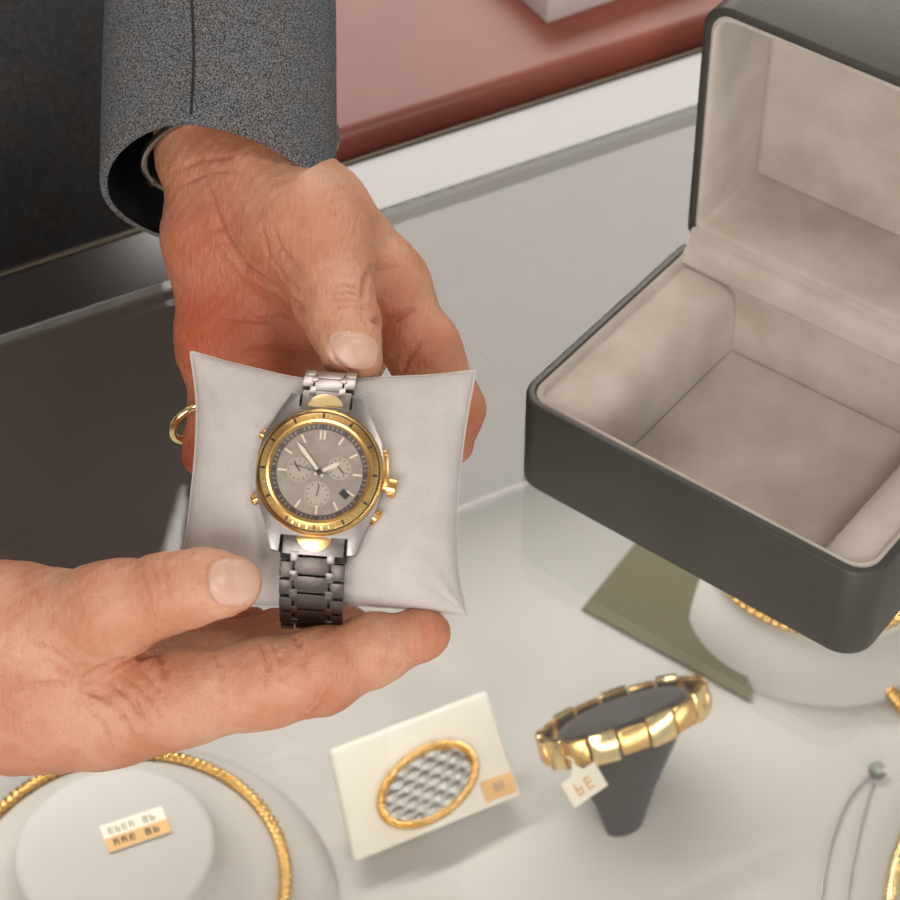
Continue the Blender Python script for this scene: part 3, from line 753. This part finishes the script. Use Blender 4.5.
# case: barrel with four lugs
case_poly = []
for x, y in ((-10.2, 22.4), (-7.7, 22.4), (-7.6, 18.8), (7.6, 18.8), (7.7, 22.4), (10.2, 22.4), (13.6, 16.5), (17.0, 10), (18.3, 4), (18.3, -4), (17.0, -10), (14.2, -16.5), (12.2, -23), (9.9, -23.4), (9.7, -18.6), (-9.7, -18.6), (-9.9, -23.4), (-12.2, -23), (-14.2, -16.5), (-17.0, -10), (-18.3, -4), (-18.3, 4), (-17.0, 10), (-13.6, 16.5)):
    case_poly.append((x, y))
wobj('case', MB().prism(case_poly[::-1], -6.0, 1.2, SC, bev=0.0009), STEEL)
wobj('gap_shade_plate', MB().box((-9.6, -25.0, -6.2), (9.6, -18.5, -2.6), SC), BLACK); wobj('gap_shade_plate', MB().box((-7.6, 18.7, -6.2), (7.6, 23.0, -2.4), SC), BLACK)  # black plates set in the lug notches to paint the shade of the gaps
wobj('bezel', MB().lathe([(14.3, 3.2), (14.5, 4.1), (15.1, 4.3), (17.2, 3.4), (18.3, 2.2), (18.6, 1.2), (18.6, 0.4), (14.0, 0.4), (14.0, 3.0), (14.3, 3.2)], 96, SC), GOLD)
# raised rim and engraved marks on the bezel
bz = watch.children[-1]
wobj('bezel_groove', MB().tube([SC @ Vector((17.35 * math.cos(t), 17.35 * math.sin(t), 3.22)) for t in np.linspace(0, 2 * PI, 96, endpoint=False)], 0.00026, 6, closed=True, up=Vector((0, 0, 1))), BUTTON, bz)
for k in range(48):
    a = 2 * PI * k / 48; big = k % 4 == 0
    c, s_ = math.cos(a), math.sin(a)
    M = SC @ Matrix.Rotation(a, 4, 'Z') @ Matrix.Translation((16.35 if not big else 16.2, 0, 3.82)) @ Matrix.Rotation(math.radians(23), 4, 'Y')
    wobj('bezel_mark', MB().box((-0.45 if not big else -0.75, -0.13 if not big else -0.3, -0.05), (0.45 if not big else 0.75, 0.13 if not big else 0.3, 0.12), M), GOLD_B if not big else BUTTON, bz)
wobj('chapter_ring', MB().lathe([(14.1, 2.9), (12.6, 1.7), (12.4, 1.4), (14.1, 1.4), (14.1, 2.9)], 80, SC), DIAL_DK)
dial = wobj('dial', MB().lathe([(0.001, 1.5), (12.9, 1.5), (12.9, 1.0), (0.001, 1.0)], 80, SC), DIAL)
for k in range(60):
    a = 2 * PI * k / 60; M = SC @ Matrix.Rotation(a, 4, 'Z') @ Matrix.Translation((13.3, 0, 2.32)) @ Matrix.Rotation(math.radians(-38), 4, 'Y')
    wobj('minute_mark', MB().box((-0.5, -0.07, -0.02), (0.5, 0.07, 0.08), M), IVORY if k % 5 else INK, dial)
for k in range(12):
    if k == 8: continue        # the date window takes this place
    a = PI / 2 - 2 * PI * k / 12
    if k == 0: offs = (-0.55, 0.55)
    else: offs = (0,)
    for o_ in offs:
        M = SC @ Matrix.Rotation(a, 4, 'Z') @ Matrix.Translation((10.9, o_, 1.62))
        wobj('hour_marker', MB().box((-1.3, -0.28, -0.12), (1.3, 0.28, 0.28), M, bev=0.00006), IVORY, dial)
for sx_, sy_, r in ((-6.0, 0.3, 3.6), (5.6, 1.6, 3.4), (-0.2, -6.4, 3.8)):
    M = SC @ Matrix.Translation((sx_, sy_, 1.5))
    sd = wobj('subdial', MB().lathe([(0.001, 0.06), (r - 0.5, 0.06), (r - 0.4, 0.22), (r, 0.22), (r, 0.0)], 40, M), DIAL_LT, dial)
    for k in range(12):
        a = 2 * PI * k / 12
        wobj('tick', MB().box((r - 1.15, -0.09, 0.05), (r - 0.5, 0.09, 0.12), M @ Matrix.Rotation(a, 4, 'Z')), INK, sd)
    M2 = M @ Matrix.Rotation({-6.0: 2.2, 5.6: -0.8, -0.2: 1.4}[sx_], 4, 'Z')
    wobj('subdial_hand', MB().box((-0.5, -0.13, 0.3), (r - 1.0, 0.13, 0.42), M2), STEEL_DK, sd)
Md = SC @ Matrix.Rotation(math.radians(-37), 4, 'Z') @ Matrix.Translation((9.6, 0, 1.52))
dw = wobj('date_window', MB().box((-1.35, -1.0, -0.1), (1.35, 1.0, 0.16), Md, bev=0.0001), INK, dial)
def hand(name, ang, ln, w, z, m, tail=1.6):
    M = SC @ Matrix.Rotation(math.radians(ang), 4, 'Z') @ Matrix.Translation((0, 0, z))
    return wobj(name, MB().prism([(-tail, -w * 0.55), (ln * 0.75, -w), (ln, 0), (ln * 0.75, w), (-tail, w * 0.55)], 0, 0.18, M, bev=0.00004), m)
hand('minute_hand', 131, 11.0, 0.62, 2.25, IVORY); hand('hour_hand', 29, 6.6, 0.70, 2.0, IVORY); hand('second_hand', 168, 9.0, 0.12, 2.5, STEEL_DK, 3)
wobj('hand_hub', MB().lathe([(0.9, 1.9), (0.9, 2.8), (0.001, 2.9)], 20, SC), STEEL_DK)
wobj('crystal', MB().lathe([(0.001, 3.75), (6, 3.72), (11, 3.6), (14.25, 3.3), (14.25, 3.1), (11, 3.4), (6, 3.52), (0.001, 3.55)], 64, SC), CRYSTAL)
def pusher(name, ang, r0, r1, rad, head, m, parent=watch):
    M = SC @ Matrix.Rotation(math.radians(ang), 4, 'Z') @ Matrix.Translation((0, 0, -2.0)) @ Matrix.Rotation(PI / 2, 4, 'Y')
    return wobj(name, MB().lathe([(rad * 0.55, r0), (rad * 0.55, r1 - head), (rad, r1 - head + 0.1), (rad, r1 - 0.4), (rad * 0.75, r1), (0.001, r1 + 0.05)], 24, M), m)
pusher('crown', -7, 17, 22.6, 2.9, 2.6, GOLD)
pusher('pusher', 21, 17, 20.6, 1.4, 1.8, GOLD); pusher('pusher', -34, 17, 21.6, 2.3, 2.6, GOLD)
pusher('pusher', 150, 17, 21.2, 1.6, 2.2, GOLD); pusher('pusher', -154, 17, 21.4, 1.7, 2.3, GOLD)
Mg = SC @ Matrix.Rotation(math.radians(6), 4, 'Z') @ Matrix.Translation((18.3, 0, -2.0))
wobj('crown_guard', MB().box((-0.5, -4.2, -1.6), (1.5, 4.6, 1.6), Mg, bev=0.0006), GOLD)
# bracelet: links follow a curve over the pillow; s grows away from the case
def path(side):
    if side > 0: P = [(17.5, -0.5), (20.5, -0.8), (24.0, -2.4), (27.2, -5.2), (29.6, -9.0), (30.8, -13.5), (31.0, -18)]
    else: P = [(-18, -0.5), (-23, -1.0), (-28, -2.6), (-33, -5.2), (-37.5, -8.6), (-41, -13), (-43, -18), (-43.5, -23)]
    return P
def along(P, s):
    acc = 0
    for (a, b) in zip(P[:-1], P[1:]):
        l = math.dist(a, b)
        if s <= acc + l or b == P[-1]:
            t = (s - acc) / l; return (a[0] + (b[0] - a[0]) * t, a[1] + (b[1] - a[1]) * t), ((b[0] - a[0]) / l, (b[1] - a[1]) / l)
        acc += l
def link_frame(P, s, side):
    (y, z), (dy, dz) = along(P, s)
    t = Vector((0, dy, dz)); x = Vector((1, 0, 0)); n = x.cross(t)
    if n.dot(Vector((0, side * 0.6, 1))) < 0: n = -n
    y_ = n.cross(x)
    M = Matrix((x, y_, n)).transposed().to_4x4(); M.translation = (0, y, z); return SC @ M
for side in (1, -1):
    P = path(side)
    wdt = 7.6 if side > 0 else 9.4  # lower half gets darker metals, its shade put into the colour
    # end link with its gold half-moon
    M = link_frame(P, 3.2 if side > 0 else 2.6, side)
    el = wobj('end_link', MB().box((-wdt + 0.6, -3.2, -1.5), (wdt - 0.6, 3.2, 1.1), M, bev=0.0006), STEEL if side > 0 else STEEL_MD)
    M2 = M @ Matrix.Translation((0, -0.2 * side, 0.9))
    hm = [(4.6 * math.cos(a), side * (1.8 - 4.2 * math.sin(a)) * (1) ) for a in np.linspace(0, PI, 18)]
    hm = [(5.0 * math.cos(a), -side * 2.0 + side * 4.2 * math.sin(a)) for a in np.linspace(0, PI, 18)]
    wobj('gold_inlay', MB().prism(hm, 0, 0.55, M2, bev=0.0002), GOLD_B if side > 0 else GOLD, el)
    pitch = 5.6; nl = 4 if side > 0 else 5
    for q in range(nl):
        s = 7.4 + pitch * q + 1.5
        M = link_frame(P, s, side); w = wdt - 0.12 * q * (1 if side > 0 else 0.6)
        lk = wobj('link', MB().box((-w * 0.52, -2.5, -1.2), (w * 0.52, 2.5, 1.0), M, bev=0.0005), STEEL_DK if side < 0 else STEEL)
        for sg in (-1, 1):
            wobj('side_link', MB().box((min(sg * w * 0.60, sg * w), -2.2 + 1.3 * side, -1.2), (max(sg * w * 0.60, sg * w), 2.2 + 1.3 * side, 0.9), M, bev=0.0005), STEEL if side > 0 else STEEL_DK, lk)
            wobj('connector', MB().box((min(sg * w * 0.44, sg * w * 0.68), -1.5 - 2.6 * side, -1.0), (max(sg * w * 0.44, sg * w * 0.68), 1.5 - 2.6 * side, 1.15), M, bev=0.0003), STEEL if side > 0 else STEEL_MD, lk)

# ------------------------------------------------------------------ jewellery inside the case
ZF = -DEP
def rope(pts, r, turns, n=16, closed=False):
    """twisted rope chain: two strands wound round each other"""
    pts = [Vector(p) for p in pts]; m = len(pts); mb = MB(); rings = []; up = Vector((0, 0, 1))
    for i, p in enumerate(pts):
        t = (pts[(i + 1) % m] - pts[i - 1]) if closed else (pts[min(i + 1, m - 1)] - pts[max(i - 1, 0)])
        t.normalize(); a = (up - t * up.dot(t)).normalized(); b = t.cross(a); ph = 2 * PI * turns * i / m
        rings.append([p + (a * math.cos(th) + b * math.sin(th)) * (r * (0.58 + 0.55 * abs(math.cos(th - ph)))) for th in [2 * PI * k / n for k in range(n)]])
    if closed: rings.append(rings[0]); return mb.loft(rings, True, False, False)
    return mb.loft(rings)
def arc_spline(P, n=240):
    return [Vector(edge(P, t)) for t in np.linspace(0, 1, n)]

def loop_spline(P, n=400):
    P = [np.array(p, float) for p in P]; m = len(P); out = []
    for q in range(n):
        t = q * m / n; i = int(t); u = t - i
        p0, p1, p2, p3 = P[i - 1], P[i], P[(i + 1) % m], P[(i + 2) % m]
        out.append(Vector(0.5 * ((2 * p1) + (-p0 + p2) * u + (2 * p0 - 5 * p1 + 4 * p2 - p3) * u * u + (-p0 + 3 * p1 - 3 * p2 + p3) * u ** 3)))
    return out

# necklace on a round white stand, lower left
dn = onz(122, 885, ZF + 0.022); dc = Vector((dn.x, dn.y, ZF + 0.0003)); Rn = (onz(286, 885, ZF + 0.022) - dn).length; R_out = Rn / 0.76
st = MB().lathe([(0.001, 0.046), (R_out * 0.42, 0.046), (R_out * 0.445, 0.0455), (R_out * 0.455, 0.044), (R_out * 0.47, 0.0385), (R_out * 0.52, 0.032), (R_out * 0.62, 0.025), (R_out * 0.76, 0.0185), (R_out * 0.9, 0.011), (R_out * 0.97, 0.005), (R_out, 0.0), (0.001, 0.0)], 96, Matrix.Translation(dc))
tag(obj('necklace_stand', st, FELT, angle=60), 'round white display stand with raised centre disc, under the lower hand', 'display stand')
rp = [dc + Vector((math.cos(t) * Rn, math.sin(t) * Rn, 0.0212)) for t in np.linspace(0, 2 * PI, 900, endpoint=False)]
tag(obj('necklace', rope(rp, 0.0023, 64, closed=True), GOLD), 'gold rope chain necklace laid round the white stand below the hand', 'necklace')
tz = ZF + 0.0466
t0, t1, t2 = onz(109, 853, tz), onz(172, 832, tz), onz(102, 822, tz)
tu = (t1 - t0); tl = tu.length; tu.normalize(); tv = Vector((-tu.y, tu.x, 0)); th = 0.0125
tt = thing('price_tag', 'cream and orange price tag lying on the round white necklace stand', 'price tag', (t0 + t1) / 2)
MT = axes(tu, tv, Vector((0, 0, 1)), t0)
obj('paper', MB().box((0, 0, 0), (tl, th, 0.0004), MT), TAGW, tt)
ob = obj('price_band', MB().box((0, 0.0, 0.0004), (tl, th * 0.48, 0.0006), MT), TAGO, tt)
random.seed(5)
def glyph(x, y, w, h, M, z):
    """one small printed figure: strokes sharing corners"""
    g = MB(); s = w * 0.28
    k = random.randrange(4)
    g.box((x, y, z), (x + s, y + h, z + 0.0001), M)
    if k != 1: g.box((x, y + h - s, z), (x + w, y + h, z + 0.0001), M)
    if k != 2: g.box((x, y, z), (x + w, y + s, z + 0.0001), M)
    if k != 0: g.box((x + w - s, y, z), (x + w, y + h * (1 if k == 3 else 0.55), z + 0.0001), M)
    g.box((x, y + h * 0.45, z), (x + w, y + h * 0.45 + s, z + 0.0001), M)
    return g
for i in range(6):
    if i == 3: continue
    obj('printed_figure', glyph(tl * (0.12 + 0.125 * i), th * 0.14, tl * 0.085, th * 0.24, MT, 0.0006), INK, ob)
for i in range(7):
    if i == 4: continue
    obj('printed_figure', glyph(tl * (0.10 + 0.11 * i), th * 0.60, tl * 0.075, th * 0.24, MT, 0.0004), TAGGREY, tt)

# brooch on a leaning ivory card
b0, b1 = onz(356, 862, ZF + 0.0062), onz(522, 795, ZF + 0.0062)
cu_ = (b1 - b0); cw = cu_.length; cu_.normalize()
v = CR * ((331 - 450) / F) + CU * ((450 - 750) / F) - CB
tt_ = (b0 - CC).dot(cu_) / v.dot(cu_) if abs(v.dot(cu_)) > 0.02 else None
back_dir = Vector((-cu_.y, cu_.x, 0)); lean = math.radians(38)
cv_ = back_dir * math.cos(lean) + Vector((0, 0, 1)) * math.sin(lean); cn_ = cu_.cross(cv_)
if cn_.z < 0: cn_ = -cn_
MK = axes(cu_, cv_, cn_, b0)
def card_uv(px, py): p = MK.inverted() @ onplane(px, py, b0 + cn_ * 0.004, cn_); return p.x, p.y
poly = [card_uv(*q) for q in ((356, 862), (522, 795), (488, 690), (331, 750))]
tag(obj('display_card', MB().prism(poly, -0.004, 0.004, MK, bev=0.002, seg=3), CUSHION), 'leaning ivory card holding the oval brooch on the case floor', 'display card')
ou, ov = card_uv(427, 785); pa, pb = card_uv(470, 757), card_uv(385, 815)
oa = math.dist(pa, pb) / 2 * 1.03; oang = math.atan2(pa[1] - pb[1], pa[0] - pb[0])
qa = card_uv(447, 808); ob_ = max(0.009, math.dist(qa, (ou, ov)) * 1.05)
MO = MK @ Matrix.Translation((ou, ov, 0.0042)) @ Matrix.Rotation(oang, 4, 'Z')
br = thing('brooch', 'oval brooch with gold rope frame and silver lattice on the ivory card', 'brooch', MO.translation)
obj('frame', rope([MO @ Vector((oa * math.cos(t), ob_ * math.sin(t), 0.0016)) for t in np.linspace(0, 2 * PI, 500, endpoint=False)], 0.0017, 30, 12, True), GOLD, br)
lt = MB(); n = 40
rows_ = []
for i in range(n + 1):
    row = []
    for j in range(n + 1):
        a, b = 2 * i / n - 1, 2 * j / n - 1
        x, y = a * math.sqrt(1 - b * b / 2), b * math.sqrt(1 - a * a / 2)
        hgt = 0.0012 + 0.0010 * abs(math.sin(9 * (x + 0.5 * y))) * abs(math.sin(8 * (x - 0.9 * y) + 0.6))
        row.append(MO @ Vector((x * oa * 0.95, y * ob_ * 0.95, hgt)))
    rows_.append(row)
lt.loft(rows_, closed=False, cap0=False, cap1=False)
obj('lattice', lt, SILVER, br, recalc=True)
sp0, sp1 = card_uv(486, 803), card_uv(517, 792)
ts = MB(); su = Vector((sp1[0] - sp0[0], sp1[1] - sp0[1])); sl = su.length; sa = math.atan2(su.y, su.x)
MS = MK @ Matrix.Translation((sp0[0], sp0[1], 0.0041)) @ Matrix.Rotation(sa, 4, 'Z')
stk = thing('price_sticker', 'small orange price sticker on the corner of the ivory brooch card', 'sticker', MS.translation)
obj('paper', ts.box((0, 0, 0), (sl, sl * 0.62, 0.0003), MS, bev=0.0001), TAGO, stk)
for i in range(2):
    obj('printed_figure', glyph(sl * (0.36 + 0.2 * i), sl * 0.22, sl * 0.14, sl * 0.24, MS, 0.0003), TAGGREY, stk)

# gold bracelet on a dark velvet post
zb = ZF + 0.030
bm1, bm2 = onz(545, 752, zb), onz(702, 690, zb)
bc = (bm1 + bm2) / 2; bu = (bm2 - bm1); bl = bu.length / 2; bu.normalize()
vd = (bc - CC).normalized(); bw = (CU * 0.97 + CB * 0.12); bw = (bw - bu * bw.dot(bu)).normalized(); bv = bw.cross(bu)
gb = thing('gold_bracelet', 'chunky gold link bracelet looped over a dark velvet stand', 'bracelet', bc)
NLK = 18; bvr = 0.021
for k in range(NLK):
    t = 2 * PI * k / NLK
    p = bc + bu * (bl * math.cos(t)) + bv * (bvr * math.sin(t))
    tg = (bu * (-bl * math.sin(t)) + bv * (bvr * math.cos(t))).normalized(); no = tg.cross(bw)
    ln = (0.5 * math.pi * (bl + bvr) * 2 / NLK) * (0.80 + 0.3 * abs(math.sin(t)))
    ln = (math.dist((bl * math.cos(t - PI / NLK), bvr * math.sin(t - PI / NLK)), (bl * math.cos(t + PI / NLK), bvr * math.sin(t + PI / NLK)))) * 0.98
    M = axes(tg, bw, no, p)
    big = k % 2 == 0
    obj('link', MB().box((-ln / 2, -0.0064 if big else -0.0052, -0.0016), (ln / 2, 0.0064 if big else 0.0052, 0.0016), M, bev=0.0011), GOLD_B if big else GOLD, gb)
# stand: fills the loop and tapers to a foot on the felt
foot = onz(625, 826, ZF + 0.0005); sdv = MB(); rr = []
for f_, sc, dz in ((1.0, 0.80, 0.0045), (0.99, 0.86, 0.0035), (0.9, 0.86, 0.0), (0.6, 0.62, 0.0), (0.3, 0.40, 0.0), (0.0, 0.24, 0.0)):
    c = foot.lerp(bc, f_) + bw * dz
    u_ = bu; v_ = bv.lerp(Vector((-bu.y, bu.x, 0)), 1 - f_)
    v_ = (v_ - bu * v_.dot(bu)).normalized()
    rr.append([c + u_ * (math.cos(t) * bl * sc * 0.93) + v_ * (math.sin(t) * bvr * sc * 0.85) for t in np.linspace(0, 2 * PI, 40, endpoint=False)])
low = min(p.z for r in rr for p in r)
if low < ZF + 0.0003:
    for p in rr[-1]: p.z = max(p.z, ZF + 0.0003)
    for r in rr:
        for p in r: p.z = max(p.z, ZF + 0.0003)
tag(obj('bracelet_stand', sdv.loft(rr), VELVET), 'dark grey velvet stand under the gold link bracelet', 'display stand')
gt = thing('paper_tag', 'white diamond-turned paper tag hanging from the gold bracelet', 'price tag', onz(583, 783, ZF + 0.034))
g0 = onz(583, 783, ZF + 0.034)
gu = (onz(607, 772, ZF + 0.034) - onz(566, 800, ZF + 0.034)).normalized(); gv = Vector((-gu.y, gu.x, 0)) * 0.8 + Vector((0, 0, 0.6)); gv.normalize()
MG = axes(gu, gv, gu.cross(gv), g0)
obj('paper', MB().prism([(-0.0085, -0.006), (0.0085, -0.006), (0.0085, 0.0045), (0.003, 0.0045), (0.0, 0.0085), (-0.003, 0.0045), (-0.0085, 0.0045)], 0, 0.0005, MG), TAGW, gt)
obj('printed_figure', glyph(-0.0045, -0.0035, 0.003, 0.005, MG, 0.0005), TAGO, gt)
obj('printed_figure', glyph(0.0005, -0.0035, 0.003, 0.005, MG, 0.0005), TAGO, gt)
obj('string', MB().tube([MG @ Vector((0, 0.006, 0.0003)), MG @ Vector((0.0008, 0.010, 0.001)), bc + bu * (-bl * 0.86) + bv * 0.0105 - bw * 0.004], 0.0004, 6), TAGW, gt)

# low olive wedge, darker than the felt, on the case floor
w0, w1 = onz(585, 668, ZF + 0.0005), onz(742, 707, ZF + 0.0005)
wpoly = [onz(582, 611, ZF), onz(750, 703, ZF), onz(742, 660, ZF), onz(655, 560, ZF)]
wm = MB(); hts = (0.002, 0.002, 0.010, 0.030)
bot_ = [p.copy() for p in wpoly]; top_ = [p + Vector((0, 0, h_)) for p, h_ in zip(wpoly, hts)]
for p in bot_: p.z += 0.0003
wm.loft([bot_, top_])
tag(obj('olive_wedge', wm, OLIVE, smooth=False), 'dark olive wedge lying beneath the glass below the watch box', 'display stand')
# second round stand, partly under the watch box
d2 = onz(815, 585, ZF); R2 = (onz(660, 585, ZF) - d2).length
st2 = MB().lathe([(0.001, 0.024), (R2 * 0.55, 0.024), (R2 * 0.8, 0.020), (R2 * 0.95, 0.010), (R2, 0.0), (0.001, 0.0)], 80, Matrix.Translation(d2 + Vector((0, 0, 0.0003))))
tag(obj('necklace_stand', st2, FELT, angle=60), 'round white display stand partly hidden under the watch box', 'display stand')
zq = ZF + 0.026
r_nk = (onz(782, 644, zq) - onz(818, 570, zq)).length * 1.09
nk = [Vector((d2.x + r_nk * math.cos(t), d2.y + r_nk * math.sin(t), zq)) for t in np.linspace(0, 2 * PI, 500, endpoint=False)]
tag(obj('necklace', rope(nk, 0.0024, 40, closed=True), GOLD), 'gold chain just peeping out below the front edge of the watch box', 'necklace')
nk2 = loop_spline([tuple(onz(x, y, ZF + 0.003)) for x, y in ((858, 632), (872, 656), (888, 686), (915, 715), (960, 715), (990, 680), (980, 635), (930, 610), (885, 612))], 600)
tag(obj('necklace', rope(nk2, 0.0028, 36, closed=True), GOLD), 'thick gold rope chain at right, beside the corner of the watch box', 'necklace')
nk3 = loop_spline([tuple(onz(x, y, ZF + 0.003)) for x, y in ((925, 800), (905, 840), (893, 880), (890, 930), (905, 980), (950, 1000), (1000, 960), (1010, 880), (980, 810), (950, 785))], 700)
tag(obj('necklace', rope(nk3, 0.0026, 60, closed=True), GOLD_B), 'gold beaded chain below the thick rope chain, in the lower right', 'necklace')
pn = thing('pendant_necklace', 'fine silver chain with a small round stone laid on white felt', 'necklace', onz(877, 773, ZF))
fc = loop_spline([tuple(onz(x, y, ZF + 0.001)) for x, y in ((836, 1030), (823, 990), (821, 950), (822, 900), (830, 850), (845, 808), (862, 784), (876, 774), (868, 800), (858, 840), (849, 890), (847, 950), (848, 1000))], 240)
obj('chain', MB().tube(fc, 0.0004, 6, closed=True, up=Vector((0, 0, 1))), STEEL, pn)
sm = obj('setting', MB().lathe([(0.001, 0.0), (0.0032, 0.0), (0.0036, 0.0016), (0.0032, 0.003), (0.0026, 0.0028), (0.001, 0.0026)], 20, Matrix.Translation(onz(877, 773, ZF + 0.0004))), STEEL, pn)
obj('stone', MB().lathe([(0.001, 0.0015), (0.0026, 0.0028), (0.0015, 0.0046), (0.001, 0.0046)], 8, Matrix.Translation(onz(877, 773, ZF + 0.0006))), STONE, sm)

# ------------------------------------------------------------------ lights
def area(name, loc, target, sx, sy, power, col=(1, 1, 1)):
    l = bpy.data.lights.new(name, 'AREA'); l.shape = 'RECTANGLE'; l.size = sx; l.size_y = sy; l.energy = power; l.color = col
    o = bpy.data.objects.new(name, l); COL.objects.link(o); o.location = loc
    o.rotation_euler = (Vector(target) - Vector(loc)).to_track_quat('-Z', 'Y').to_euler(); return o
pc = Vector((0.04, 1.58, 1.68)) + ey * 1.0 + ex * 0.25
lp = area('ceiling_light_panel', pc, pc - Vector((0, 0, 1)), 3.2, 2.0, 16.6 * 3.2 * 2.0, (1.0, 0.94, 0.885))
lp.rotation_euler = (0, 0, cy)
pc2 = Vector((0.04, 1.58, 1.68)) - ey * 0.62 + ex * 0.25
lp2 = area('near_reflection_fill', pc2, pc2 - Vector((0, 0, 1)), 3.2, 1.22, 1.5 * 3.2 * 1.22, (1.0, 0.96, 0.93))  # unseen dim panel, added to lift the reflection in the nearer glass
lp2.rotation_euler = (0, 0, cy)
area('ceiling_spot_panel', (0.65, -0.75, 1.60), (0.05, 0.05, 0), 0.35, 0.35, 7, (1.0, 0.96, 0.92))
area('front_fill', (-0.4, -1.5, 0.75), (-0.28, 0.28, 0.1), 0.8, 0.8, 15, (1.0, 0.965, 0.93))  # unseen frontal fill, added to brighten the jacket front and lid lining
area('case_fill_front', MC @ Vector((0.12, YF + 0.03, -0.012)), MC @ Vector((0.1, -0.10, -DEP)), 0.9, 0.02, 1.1, (1.0, 0.99, 0.95))  # unseen strip added to brighten the felt, also beneath the box
rs = MC @ Vector((0.1, -0.012, -0.014))
area('case_fill_rear', rs, rs + ey * -0.6 - Vector((0, 0, 0.85)), 1.3, 0.012, 0.95, (1.0, 0.99, 0.955)).data.spread = math.radians(105)  # second unseen strip, added to even out the light on the felt
w = bpy.data.worlds.new('shop'); bpy.context.scene.world = w; w.use_nodes = True
w.node_tree.nodes['Background'].inputs['Color'].default_value = (0.9, 0.88, 0.86, 1)
w.node_tree.nodes['Background'].inputs['Strength'].default_value = 0.55

# ------------------------------------------------------------------ camera
cd = bpy.data.cameras.new('camera'); co = bpy.data.objects.new('camera', cd); COL.objects.link(co)
cd.sensor_width = 36; cd.sensor_fit = 'HORIZONTAL'; cd.lens = 36 * F / 900; cd.clip_start = 0.02; cd.clip_end = 30
co.location = CC; co.rotation_euler = axes(CR, CU, CB, CC).to_euler()
cd.dof.use_dof = True; cd.dof.focus_distance = 0.64; cd.dof.aperture_fstop = 20
for o in list(COL.objects):
    if o.parent is None: o.location.z += BASE_Z
sc = bpy.context.scene; sc.camera = co
sc.view_settings.view_transform = 'Standard'; sc.view_settings.look = 'None'; sc.view_settings.gamma = 1; sc.view_settings.use_curve_mapping = False
sc.view_settings.exposure = 0.0
sc.cycles.use_denoising = True
sc.cycles.transparent_max_bounces = 24
sc.cycles.max_bounces = 10
